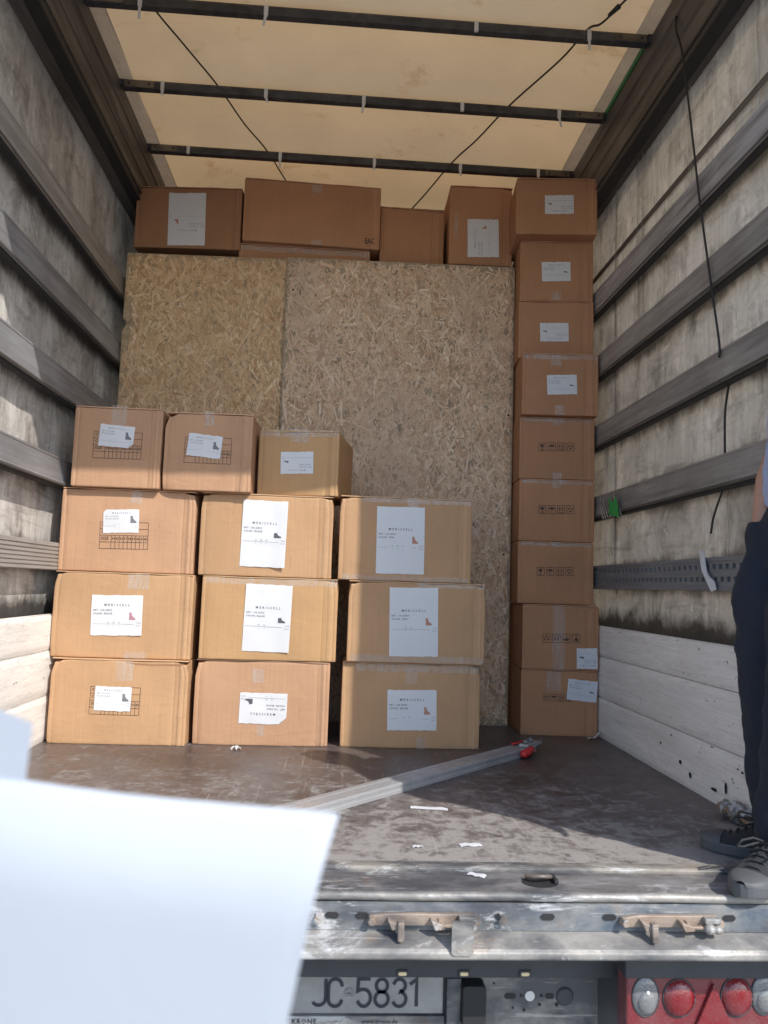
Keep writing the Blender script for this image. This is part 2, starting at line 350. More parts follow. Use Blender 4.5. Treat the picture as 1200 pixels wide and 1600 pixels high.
def ribbon(mb, pts, w, fn, closed=False):
    """flat stroke of width w along 2-D points; fn maps (u,v) to space"""
    n = len(pts); P = [Vector(p) for p in pts]; L = []; Rr = []
    for i in range(n):
        a = P[(i-1) % n] if (closed or i > 0) else P[i]; b = P[(i+1) % n] if (closed or i < n-1) else P[i]
        d1 = (P[i]-a); d2 = (b-P[i]); d1 = d1.normalized() if d1.length > 0 else d2.normalized(); d2 = d2.normalized() if d2.length > 0 else d1
        t = (d1+d2); t = t.normalized() if t.length > 1e-6 else d1
        nn = Vector((-t.y, t.x)); k = min(2.0, 1/max(.35, nn.dot(Vector((-d1.y, d1.x)))))
        L.append(P[i]+nn*w/2*k); Rr.append(P[i]-nn*w/2*k)
    vs = [fn(*p) for p in L]+[fn(*p) for p in Rr]; m = n if closed else n-1
    mb.add(vs, [(i, i+n, (i+1) % n+n, (i+1) % n) for i in range(m)])
_tx = {}
def text2d(s, size, space=1.0, bold=0.0):
    """2-D verts and faces of a line of text, left end at 0"""
    key = (s, size, space, bold)
    if key in _tx: return _tx[key]
    cu = bpy.data.curves.new('txt', 'FONT'); cu.body = s; cu.size = size; cu.space_character = space; cu.resolution_u = 1; cu.offset = bold; cu.fill_mode = 'FRONT'
    o = bpy.data.objects.new('txt', cu); col.objects.link(o); bpy.context.view_layer.update()
    dg = bpy.context.evaluated_depsgraph_get(); me = bpy.data.meshes.new_from_object(o.evaluated_get(dg))
    vs = [(v.co.x, v.co.y) for v in me.vertices]; fs = [tuple(p.vertices) for p in me.polygons]
    bpy.data.objects.remove(o); bpy.data.curves.remove(cu); bpy.data.meshes.remove(me)
    _tx[key] = (vs, fs, max([v[0] for v in vs] or [0])); return _tx[key]
def put_text(mb, s, size, u, v, fn, space=1.0, anchor='l', bold=0.0, sx=1.0):
    vs, fs, wd = text2d(s, size, space, bold); off = {'l': 0, 'c': -wd*sx/2, 'r': -wd*sx}[anchor]
    mb.add([fn(u+off+a*sx, v+b) for a, b in vs], fs)

# ------------------------------------------------------------------ ground
gm = MB().grid(lambda u, v: ((u-.5)*2400, (v-.5)*2400, -1.02), 8, 8)
tag(gm.build('ground', 'ground'), 'pale grey concrete yard under the trailer', kind='structure')

# ------------------------------------------------------------------ the semi-trailer
Y0, Y1 = 1.99, 15.45
TB = Vector((0, 8.5, -1.02))
trailer = thing('semi_trailer', TB, 'open curtain-sided semi-trailer with grimy slatted walls and tan roof', 'trailer')
def T(mb, name, mat, **k): return mb.build(name, mat, trailer, **k)
def fl(u, v): return (-1.30+2.60*u, 2.075+(Y1-2.075)*v*v, 0.0)
floor = T(MB().grid(fl, 20, 40), 'cargo_floor', 'floor')
T(MB().box(-1.30, 1.30, 2.08, Y1, -.16, -.012), 'chassis_deck', 'underdark')
# rear loading sill, built from the floor edge outwards
T(MB().prism([(2.073, -.02), (2.073, .001), (2.066, .004), (2.032, .004), (2.026, .0), (2.026, -.02)], -1.26, 1.26, 'x'), 'floor_nosing', 'nosing', bevel=.001)
sill = T(MB().prism([(2.024, -.03), (2.024, -.006), (1.895, -.006), (1.895, -.03)], -1.27, 1.27, 'x'), 'rear_sill', 'sill', bevel=.002)
MB().tube([(-1.27+.127*i, 1.884, -.013+.0012*sin(i*2.1)) for i in range(21)], .0105, 12).build('rounded_lip', 'sillpale', sill, smooth=True)
MB().prism([(1.892, -.025), (1.880, -.025), (1.872, -.030), (1.868, -.083), (1.892, -.083)], -1.27, 1.27, 'x').build('lock_channel', 'sillblue', sill)
MB().prism([(1.892, -.084), (1.866, -.084), (1.818, -.102), (1.811, -.109), (1.810, -.121), (1.816, -.126), (1.892, -.130)], -1.27, 1.27, 'x').build('lower_flange', 'sillpale', sill, bevel=.003)
for x0, x1 in ((-.062, -.030), (.010, .040), (.445, .477), (.593, .625), (.885, .915), (-.52, -.49), (.335, .35)):
    MB().prism([(x0, -.053), (x0+.005, -.058), (x1-.005, -.058), (x1, -.053), (x1, -.049), (x1-.005, -.044), (x0+.005, -.044), (x0, -.049)], 1.8665, 1.8675, 'y').build('slot', 'rubber', sill)
for bx in (-.077, .352, -.56):
    MB().tube([(bx, 1.872, -.056), (bx, 1.855, -.057)], [.011, .010], 6).build('bolt', 'rust', sill)
# door-lock keeper brackets (cast, rusty)
def keeper(x0, x1, tab):
    k = MB(); w = x1-x0; zc = -.056; yf = 1.868
    k.prism([(x0, zc-.004), (x0+.012, zc-.013), (x1-.012, zc-.013), (x1, zc-.004), (x1, zc+.004), (x1-.014, zc+.014), (x0+.05, zc+.014), (x0+.008, zc+.008)], yf-.012, yf-.0005, 'y')
    o = T(k, 'lock_keeper', 'rust', bevel=.002)
    for f in (.05, .96): MB().tube([(x0+w*f, yf-.010, zc), (x0+w*f, yf-.026, zc)], [.011, .009], 6).build('bolt', 'rust', o, bevel=.001)
    for f, s in ((.20, 1), (.57, 1)):
        cx = x0+w*f
        MB().prism([(cx-.004, zc+.008), (cx+.028, zc-.002), (cx+.030, zc-.012), (cx+.006, zc-.014)], yf-.036, yf-.011, 'y').build('cam', 'rust', o, bevel=.002)
    cx = x0+w*.30
    MB().prism([(cx-.009, zc+.006), (cx+.006, zc+.008), (cx+.008, zc-.030), (cx+.001, zc-.037), (cx-.008, zc-.034)], yf-.045, yf-.026, 'y').build('lever', 'rust', o, bevel=.003)
    m = MB(); m.box(x0+w*.62, x0+w*.78, yf-.030, yf-.018, zc-.010, zc-.003); m.box(x0+w*.62, x0+w*.64, yf-.03, yf-.012, zc-.010, zc+.006); m.build('guide', 'rust', o, bevel=.002)
    m = MB(); m.box(x0+w*.80, x0+w*.95, yf-.03, yf-.012, zc+.002, zc+.014); m.ball((x0+w*.84, yf-.03, zc-.008), (.014, .012, .012), 10, 7); m.ball((x0+w*.92, yf-.028, zc-.010), (.013, .010, .010), 10, 7)
    m.build('latch', 'sillpale', o, bevel=.002)
    if tab:
        a = x0+w*.72
        MB().prism([(a, zc+.018), (a, -.106), (a+.006, -.112), (a+.044, -.112), (a+.05, -.106), (a+.05, zc+.018)], 1.806, 1.812, 'y').build('tab', 'sillpale', o)
keeper(.032, .300, True); keeper(.628, .878, False); keeper(-.66, -.41, True)
# recessed lashing ring in the sill
m = MB(); m.prism([(.425+.04+cos(a)*.045, 1.955+sin(a)*.034) for a in [i*pi/8 for i in range(16)]], -.0058, -.0045, 'z'); ring = T(m, 'lashing_ring', 'rubber')
MB().tube([(.465-.030*cos(t), 1.972-.030*sin(t)*.9, .002+.010*sin(t)) for t in [pi*i/10 for i in range(11)]], .0055, 8).build('ring', 'rust', ring, smooth=True)
MB().box(.497, .507, 1.938, 1.985, -.004, .006).build('hinge', 'rubber', ring, bevel=.002)
# under-sill: shadow gap, number plate, bumper, lamp panel
T(MB().box(-1.25, 1.25, 2.02, 2.058, -.262, -.131), 'crossmember', 'underdark', bevel=.004)
T(MB().box(.66, 1.25, 1.90, 2.018, -.205, -.150), 'lamp_bracket', 'underdark', bevel=.004)
up_ = T(MB().box(-1.2, .655, 2.075, 2.10, -.62, -.263), 'underrun_panel', 'under', bevel=.003)
T(MB().box(-1.25, 1.25, 2.11, 2.35, -.7, -.17), 'underframe_beam', 'underdark')
m = MB()
for cx, cz, r in ((.474, -.330, .0125),): m.tube([(cx, 2.0748, cz), (cx, 2.071, cz)], [r, r], 16)
m.build('pale_plug', 'zip', up_)
for cx, cz, r in ((.452, -.330, .004), (.505, -.330, .004), (.545, -.352, .005), (.575, -.337, .004), (.43, -.36, .003), (.38, -.30, .003), (.50, -.352, .004), (.46, -.365, .004)):
    MB().tube([(cx, 2.0749, cz), (cx, 2.0735, cz)], [r, r], 10).build('hole', 'rubber', up_)
for x0, x1 in ((.408, .438), (.515, .538)):
    MB().prism([(x0, -.333), (x0+.004, -.338), (x1-.004, -.338), (x1, -.333), (x1, -.329), (x1-.004, -.325), (x0+.004, -.325), (x0, -.329)], 2.0735, 2.0745, 'y').build('slot', 'rubber', up_)
MB().tube([(.566, 2.0748, -.332), (.566, 2.070, -.332)], [.024, .020], 20).build('rubber_grommet', 'underdark', up_, smooth=False)
MB().box(.425, .645, 2.066, 2.074, -.42, -.404).build('white_strip', 'zip', up_)
for cx in (.137, .292, .447):
    MB().prism([(cx-.011, -.250), (cx-.008, -.254), (cx+.008, -.254), (cx+.011, -.250), (cx+.008, -.246), (cx-.008, -.246)], 2.0145, 2.019, 'y').build('slot_light_patch', 'amber', T(MB().box(cx-.014, cx+.014, 2.0155, 2.0196, -.258, -.242), 'light_slot', 'underdark'))  # pale patch in each slot painted as light showing through
m = MB(); m.box(.255, .292, 2.05, 2.0745, -.405, -.278)
T(m, 'plate_side_bracket', 'under', bevel=.003)
T(MB().prism([(.292, -.382), (.297, -.386), (.345, -.386), (.352, -.376), (.352, -.292), (.345, -.286), (.298, -.286), (.292, -.292)], 2.028, 2.0745, 'y'), 'rubber_buffer', 'rubber', bevel=.006)
plate = T(MB().box(-.32, .247, 2.062, 2.0665, -.368, -.266), 'number_plate', 'plate', bevel=.002)
fp = lambda u, v: (u, 2.0605, v)
m = MB()
def glyph(strokes, x, z, h, w):
    for st in strokes: ribbon(m, [(x+a*w, z+b*h) for a, b in st], .0085, fp)
def arc(cx, cy, rx, ry, a0, a1, n=7): return [(cx+rx*cos(R(a0+(a1-a0)*i/n)), cy+ry*sin(R(a0+(a1-a0)*i/n))) for i in range(n+1)]
GL = {'J': [[(1, 1), (1, .28)]+arc(.5, .28, .5, .24, 0, -150)],
      'C': [[(1, .72)]+arc(.5, .75, .5, .25, 0, 180)+arc(.5, .25, .5, .25, 180, 360)],
      '5': [[(.95, 1), (.06, 1), (.03, .56)]+[(.3, .62)]+arc(.5, .31, .5, .31, 80, -160, 10)],
      '8': [arc(.5, .76, .42, .24, 90, 450, 14), arc(.5, .27, .5, .27, 90, 450, 14)],
      '3': [[(.03, .80)]+arc(.5, .76, .44, .24, 160, -80, 9)+arc(.5, .27, .5, .27, 80, -160, 10)],
      '1': [[(.05, .80), (.55, 1.0), (.55, 0)]], 'Z': [[(0, 1), (1, 1)]]}
ZP, HP = -.350, .066
for ch, x in zip('JC5831', (-.086, -.045, .028, .073, .118, .160)): glyph(GL[ch], x, ZP, HP, .034)
m.build('plate_number', 'plateink', plate)
m = MB(); ribbon(m, [(.007+.0115*cos(a), ZP+HP*.5+.0115*sin(a)) for a in [2*pi*i/16 for i in range(16)]], .002, fp, True)
m.prism([(.007+.008*cos(2*pi*i/12)*(1 if i % 2 else .55), ZP+HP*.5+.008*sin(2*pi*i/12)*(1 if i % 2 else .55)) for i in range(12)], 2.0602, 2.0606, 'y')
m.build('plate_seal', 'under', plate)
hold = T(MB().box(-.32, .25, 2.055, 2.072, -.392, -.371), 'plate_holder', 'under', bevel=.002)
m = MB(); fh = lambda u, v: (u, 2.0535, v)
put_text(m, 'KRONE', .017, -.135, -.388, fh, 1.15, bold=.0004); put_text(m, 'www.krone.de', .014, .04, -.387, fh, 1.1, bold=.0003)
m.build('holder_lettering', 'underdark', hold)
def lamp(x):
    hs = T(MB().box(x, x+.42, 1.935, 2.0, -.37, -.212), 'tail_lamp', 'redpanel', bevel=.006)
    def dome(cx, cz, rx, rz, mat, d=.02):
        mm = MB(); mm.grid(lambda u, v: (cx+rx*(v)*cos(2*pi*u), 1.9345-d*math.sqrt(max(0, 1-v*v)), cz+rz*v*sin(2*pi*u)), 28, 6); mm.build('lens', mat, hs, smooth=True)
        MB().tube([(cx+rx*cos(2*pi*i/28), 1.934, cz+rz*sin(2*pi*i/28)) for i in range(29)], .0022, 6).build('bezel', 'underdark', hs, smooth=True)
    dome(x+.047, -.262, .033, .046, 'clear', .008); dome(x+.049, -.272, .027, .032, 'clear', .015)
    dome(x+.130, -.265, .040, .044, 'red', .018); dome(x+.275, -.262, .040, .046, 'red', .018)
    dome(x+.342, -.258, .030, .046, 'clear', .008); dome(x+.344, -.268, .025, .032, 'clear', .015)
    MB().prism([(x+.165, -.335), (x+.215, -.228), (x+.262, -.335)], 1.924, 1.9346, 'y').build('reflector_triangle', 'red', hs, bevel=.003)
lamp(.676); lamp(-1.10)

# rear frame
T(MB().box(1.28, 1.36, 1.80, 1.96, -.9, 3.20), 'corner_post', 'sill', bevel=.006)
T(MB().box(-1.40, -1.32, 1.80, 1.96, -.9, 3.20), 'corner_post', 'sill', bevel=.006)
T(MB().box(-1.318, 1.278, 1.84, 1.985, 2.892, 3.18), 'rear_header', 'rail', bevel=.006)

# walls: curtains, slats, boards. XW: inner face of the slats, XC: curtain
def wall(s, XW, XC, zs, mats):
    side = {1: 'right', -1: 'left'}[s]
    def cf(u, v):
        y = Y0+(Y1-Y0)*u**1.6; z = -.03+3.06*v
        return (s*(XC+.006*mnoise.noise((y*1.3, z*1.1, s*9))+.003*mnoise.noise((y*5, z*2, s*4))), y, z)
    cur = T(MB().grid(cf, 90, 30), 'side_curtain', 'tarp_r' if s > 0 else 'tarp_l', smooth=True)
    cur['label'] = 'grimy pale %s side curtain showing between the slats' % side
    def px(x, a): return s*(x+a)
    for i, (z0, z1, mt) in enumerate(zs):
        pr = [(px(XW, .022), z0+.004), (px(XW, .004), z0), (px(XW, -.004), z0+.002), (px(XW, -.004), z0+.012), (px(XW, 0), z0+.016), (px(XW, 0), z1-.012), (px(XW, -.002), z1-.010), (px(XW, -.002), z1-.002), (px(XW, .003), z1), (px(XW, .022), z1)]
        o = T(MB().prism(pr, Y0+.002, Y1-.01, 'y'), 'wall_slat', mt, fix=True)
        a, b = sorted((px(XW, -.0075), px(XW, -.0045)))
        MB().box(a, b, Y0+.004, Y1-.012, z0+.0015, z0+.0085).build('lower_lip', 'rail', o)
        a, b = sorted((px(XW, .004), px(XW, .030)))
        MB().box(a, b, Y0+.004, Y1-.012, z0-.012, z0-.001).build('slat_shade_strip', 'rubber', o)  # black strip below each slat standing in for its shadow gap
    return cur
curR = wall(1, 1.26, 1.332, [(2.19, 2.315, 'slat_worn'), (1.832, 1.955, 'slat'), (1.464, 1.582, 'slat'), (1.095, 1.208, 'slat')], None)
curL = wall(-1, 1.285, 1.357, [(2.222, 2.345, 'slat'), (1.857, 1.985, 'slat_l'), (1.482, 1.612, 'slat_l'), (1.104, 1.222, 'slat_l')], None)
# narrow dark strap and vertical seams on the right curtain
MB().grid(lambda u, v: (1.3215+.002*mnoise.noise((u*40, 0, 0)), Y0+.05+6*u, 2.445+.032*v+.006*sin(u*9)), 60, 1).build('curtain_strap', 'rail', curR)
for y, wd, z0, z1 in ((2.42, .010, 2.32, 2.84), (2.93, .008, 2.33, 2.84), (2.955, .006, 2.33, 2.84), (3.43, .014, 2.0, 2.84), (3.49, .008, 2.0, 2.84), (3.78, .02, .86, 2.84), (2.66, .004, .86, 1.09)):
    MB().grid(lambda u, v: (1.321+.002*sin(pi*u), y+wd*u+.006*sin(v*7+y), z0+(z1-z0)*v), 3, 10).build('curtain_seam', 'tarp_r', curR, smooth=True)
# perforated lashing rail on the right, ribbed timber slat on the left
m = MB(); z0, z1 = .731, .849; x0, x1 = 1.258, 1.279
def pbox(ya, yb, za, zb, xa=x0): m.box(xa, x1, ya, yb, za, zb)
pbox(Y0+.002, Y1-.01, z0, z0+.032); pbox(Y0+.002, Y1-.01, z0+.049, z0+.076); pbox(Y0+.002, Y1-.01, z0+.093, z1)
m.box(x0-.004, x0-.0005, Y0+.002, Y1-.01, z1-.014, z1-.002); m.box(x0-.004, x0-.0005, Y0+.002, Y1-.01, z0+.002, z0+.012)
y = Y0+.01
while y < 4.6:
    pbox(y, y+.024, z0+.0322, z0+.0488); pbox(y+.01, y+.034, z0+.0762, z0+.0928); y += .046
rl = T(m, 'lashing_rail', 'perf')
MB().box(1.2792, 1.2815, Y0+.002, Y1-.01, z0+.005, z1-.005).build('rail_backing', 'rubber', rl)
wl_ = T(MB().box(-1.306, -1.287, Y0+.002, Y1-.01, .732, .852), 'timber_slat', 'greywood', bevel=.003)
for k in range(7): MB().box(-1.2868, -1.2835, Y0+.004, Y1-.012, .736+k*.0165, .7475+k*.0165).build('rib', 'greywood', wl_)
# whitewashed side boards
for s, xi, zz in ((1, 1.263, ((.0, .195), (.197, .397), (.399, .547))), (-1, 1.288, ((.0, .195), (.197, .389), (.391, .542)))):
    for a, b in zz:
        yy = Y0+.002; nlen = 0
        def bf(u, v, a=a, b=b, s=s, xi=xi):
            y = Y0+.002+(Y1-Y0-.02)*u**1.8; z = a+(b-a)*v
            e = .006*max(0, abs(v-.5)*2-.86)/.14
            return (s*(xi+e+.0025*mnoise.noise((y*2.2, z*6, s*3))+.002*mnoise.noise((y*9, z*12, s))), y, z)
        bo = MB(); bo.grid(bf, 110, 10)
        xo = s*(xi+.022); bo.add([(xo, Y0, a), (xo, Y1, a), (xo, Y1, b), (xo, Y0, b)], [(0, 1, 2, 3)])
        bo.add([(s*(xi+.003), Y0, b-.0005), (xo, Y0, b-.0005), (xo, Y1, b-.0005), (s*(xi+.003), Y1, b-.0005)], [(0, 1, 2, 3)])
        T(bo, 'side_board', 'board', smooth=True)
# gouges and splinters along the foot of the right boards
for y, z, w, h in ((2.92, .085, .03, .02), (2.84, .055, .022, .03), (2.66, .05, .05, .016), (2.58, .075, .018, .045), (2.47, .15, .022, .008), (2.50, .155, .012, .006), (3.1, .12, .012, .012), (3.0, .17, .014, .01)):
    n = 9; P = [(y+w*.5*cos(2*pi*i/n)*(.6+.4*random.random()), z+h*.5*sin(2*pi*i/n)*(.6+.4*random.random())) for i in range(n)]
    T(MB().prism(P, 1.2588, 1.2602, 'x'), 'gouge', 'rubber')
# roof rails
for s in (-1, 1):
    p = [(s*1.238, 2.815), (s*1.230, 2.86), (s*1.228, 2.93), (s*1.222, 2.935), (s*1.214, 3.02), (s*1.206, 3.025), (s*1.200, 3.10), (s*1.215, 3.135), (s*1.385, 3.135), (s*1.385, 2.815)]
    ra = T(MB().prism(p, 1.987, Y1, 'y'), 'roof_rail', 'rail', fix=True, bevel=.002)
    MB().box(min(s*1.232, s*1.29), max(s*1.232, s*1.29), 1.988, Y1, 2.797, 2.8145).build('rail_seal', 'rubber', ra, bevel=.003)
    MB().box(min(s*1.226, s*1.2285), max(s*1.226, s*1.2285), 1.988, Y1, 2.832, 2.842).build('rail_groove', 'rubber', ra)
    hm = MB().grid(lambda u, v: (s*(1.26-.115*u), 1.988+13.4*v, 3.135+.004*u+.002*sin(v*60)), 3, 40)
    T(hm, 'roof_hem', 'hem', smooth=True)
T(MB().box(1.193, 1.199, 3.12, 3.62, 3.098, 3.122), 'curtain_edge', 'green')
def rf(u, v):
    x = -1.148+2.296*u; y = 1.988+13.45*v**1.4
    return (x, y, 3.138+.030*abs(sin(pi*(y-3.07)/.5535))*(1-(2*u-1)**4)+.006*mnoise.noise((x*1.6, y*2, 0))+.003*mnoise.noise((x*7, y*1.5, 3)))
roof = T(MB().grid(rf, 40, 220), 'roof_sheet', 'roof', smooth=True)
# roof bows with brackets and cable ties
ties = {0: (-.97, -.45, .44, .93), 1: (-1.0, -.50, -.02, .47, .96), 2: (-.98, -.47, .06, .55, 1.0)}
for i in range(14):
    y = 3.07+.5535*(i-2)
    tilt = .004*sin(i*1.7)
    m = MB(); m.prism([(y-.018, 3.078), (y+.016, 3.078), (y+.018, 3.084), (y+.018, 3.120), (y-.012, 3.124), (y-.020, 3.112)], -1.196, 1.196, 'x')
    m.prism([(y+.0185, 3.108), (y+.048, 3.118), (y+.048, 3.128), (y+.0185, 3.124)], -1.19, 1.19, 'x')
    b = T(m, 'roof_bow', 'bow', fix=True, bevel=.002)
    for s in (-1, 1):
        MB().box(min(s*1.04, s*1.185), max(s*1.04, s*1.185), y-.0235, y-.0185, 3.080, 3.116).build('end_bracket', 'bracket', b, bevel=.002)
        MB().tube([(s*1.186, y-.022, 3.10), (s*1.205, y-.022, 3.10)], .016, 10).build('roller', 'bow', b)
        for q in (1.065, 1.16): MB().tube([(s*q, y-.0236, 3.098), (s*q, y-.0262, 3.098)], .005, 8).build('rivet', 'rubber', b)
    if i in (2, 3, 4):
        for x in ties[i-2]:
            mm = MB(); hw = .009; pts = [(y+.02, 3.126), (y-.0225, 3.120), (y-.0235, 3.074), (y-.012, 3.0745)]
            for a, c in zip(pts[:-1], pts[1:]): mm.add([(x-hw, *a), (x+hw, *a), (x+hw, *c), (x-hw, *c)], [(0, 1, 2, 3)])
            tl = random.choice((0, .03, .05, .06)); dx = random.uniform(-.01, .012)
            if tl: mm.add([(x-hw*.7, y-.0238, 3.074), (x+hw*.7, y-.0238, 3.074), (x+hw*.6+dx, y-.022, 3.074-tl), (x-hw*.6+dx, y-.022, 3.074-tl)], [(0, 1, 2, 3)])
            mm.build('cable_tie', 'zip', b)
# roof cables (cross wires)
def wire(pts, r, name, seg=6):
    P = [Vector(p) for p in pts]; q = []
    for i in range(len(P)-1):
        for k in range(6):
            t = k/6; a = P[max(i-1, 0)]; b = P[i]; c = P[i+1]; d = P[min(i+2, len(P)-1)]
            q.append(.5*((2*b)+(c-a)*t+(2*a-5*b+4*c-d)*t*t+(3*b-a-3*c+d)*t**3))
    q.append(P[-1]); return MB().tube(q, r, seg)
T(wire([(-.99, 2.75, 3.118), (-.95, 3.07, 3.126), (-.84, 3.32, 3.108), (-.74, 3.62, 3.130), (-.64, 3.90, 3.112), (-.545, 4.18, 3.130), (-.42, 4.6, 3.118), (-.2, 5.3, 3.13)], .0042, 'c'), 'roof_cable', 'cable', smooth=True)
T(wire([(1.12, 2.62, 3.122), (1.012, 2.86, 3.105), (.96, 2.98, 3.098), (.925, 3.06, 3.128), (.86, 3.24, 3.114), (.71, 3.62, 3.130), (.60, 3.90, 3.114), (.50, 4.18, 3.130), (.36, 4.62, 3.12), (.1, 5.4, 3.13)], .0046, 'c'), 'roof_cable', 'cable', smooth=True)
T(MB().tube([(1.0, 2.885, 3.103), (.975, 2.935, 3.099)], [.011, .008], 8), 'cable_joint', 'cable', smooth=True)
# front bulkhead, wheels and legs out of sight keep the trailer whole
T(MB().box(-1.30, 1.30, Y1, Y1+.06, -.1, 3.14), 'front_bulkhead', 'greywood')
for y in (11.5, 10.2, 8.9):
    for s in (-1, 1):
        MB().tube([(s*.85, y, -.53), (s*.88, y, -.53), (s*1.20, y, -.53), (s*1.23, y, -.53)], [.40, .485, .485, .40], 28).build('wheel', 'rubber', trailer)

# ------------------------------------------------------------------ oriented strand boards
def osb(name, poly, yf, mats, n, label, rnd, seed):
    rg = random.Random(seed)
    xs = [p[0] for p in poly]; zs = [p[1] for p in poly]; x0, x1, z0, z1 = min(xs), max(xs), min(zs), max(zs)
    t = thing(name, ((x0+x1)/2, yf, 0), label, 'wood board', 'strand boards across the load')
    MB().prism(poly, yf, yf+.017, 'y').build('panel', mats[0], t, fix=True)
    tl, tr = (2.466, 2.482) if x0 < -1 else (2.482, 2.499)
    ztop = lambda x: tl+(tr-tl)*(min(max(x, x0), x1)-x0)/(x1-x0)
    m = MB()
    for k in range(n):
        L = rg.uniform(.025, .095)*rg.choice((1, 1, .6, 1.3)); W = rg.uniform(.0035, .013)*rg.choice((1, 1, .6, 1.7)); a = rg.gauss(pi/2, .62) if rg.random() < .72 else rg.uniform(0, pi)
        cx = rg.uniform(x0, x1); cz = rg.uniform(z0, z1); c, s = cos(a), sin(a)
        # irregular sliver outline
        P = [(-L/2, -W*.2*rg.random()), (-L*.38, -W/2), (L*.3, -W*rg.uniform(.3, .5)), (L/2, W*.2*rg.uniform(-1, 1)), (L*.36, W/2), (-L*.3, W*rg.uniform(.3, .5))]
        Q = [(cx+u*c-v*s, cz+u*s+v*c) for u, v in P]
        if min(q[0] for q in Q) < x0+.012*rnd(min(q[1] for q in Q)) or max(q[0] for q in Q) > x1-.003 or min(q[1] for q in Q) < z0 or max(q[1] for q in Q) > ztop(max(q[0] for q in Q) if poly[-1][1] > 2.1 else min(q[0] for q in Q))-.002: continue
        d = yf-.0004-.0022*rg.random(); ti = rg.uniform(-.0008, .0008)
        m.add([(q[0], d+ti*(1 if i in (0, 1, 5) else -1), q[1]) for i, q in enumerate(Q)], [(0, 1, 2, 3), (0, 3, 4, 5)])
    tag(m.build('strands', mats[1], t), kind='stuff')
    return t
zt = lambda z: 3.0 if 1.9 < z < 2.18 else .3
osb('strand_board', [(-1.262, 0), (-.385, 0), (-.385, 2.482), (-1.262, 2.466), (-1.264, 2.10), (-1.246, 2.085), (-1.247, 2.06), (-1.264, 2.03)], 4.118, ('osb_a', 'strand_a'), 12500, 'yellowish strand board with notched left edge, left of the two boards', zt, 3)
rb = osb('strand_board', [(-.398, 0), (.862, 0), (.862, 2.492), (.855, 2.499), (-.398, 2.482)], 4.096, ('osb_b', 'strand_b'), 18000, 'larger greyish strand board beside the tall right-hand carton column', lambda z: .3, 5)
for x, z in ((.838, 1.66), (-.36, 2.3), (.825, .9)): MB().tube([(x, 4.0955, z), (x, 4.0925, z)], .006, 10).build('screw', 'rubber', rb)

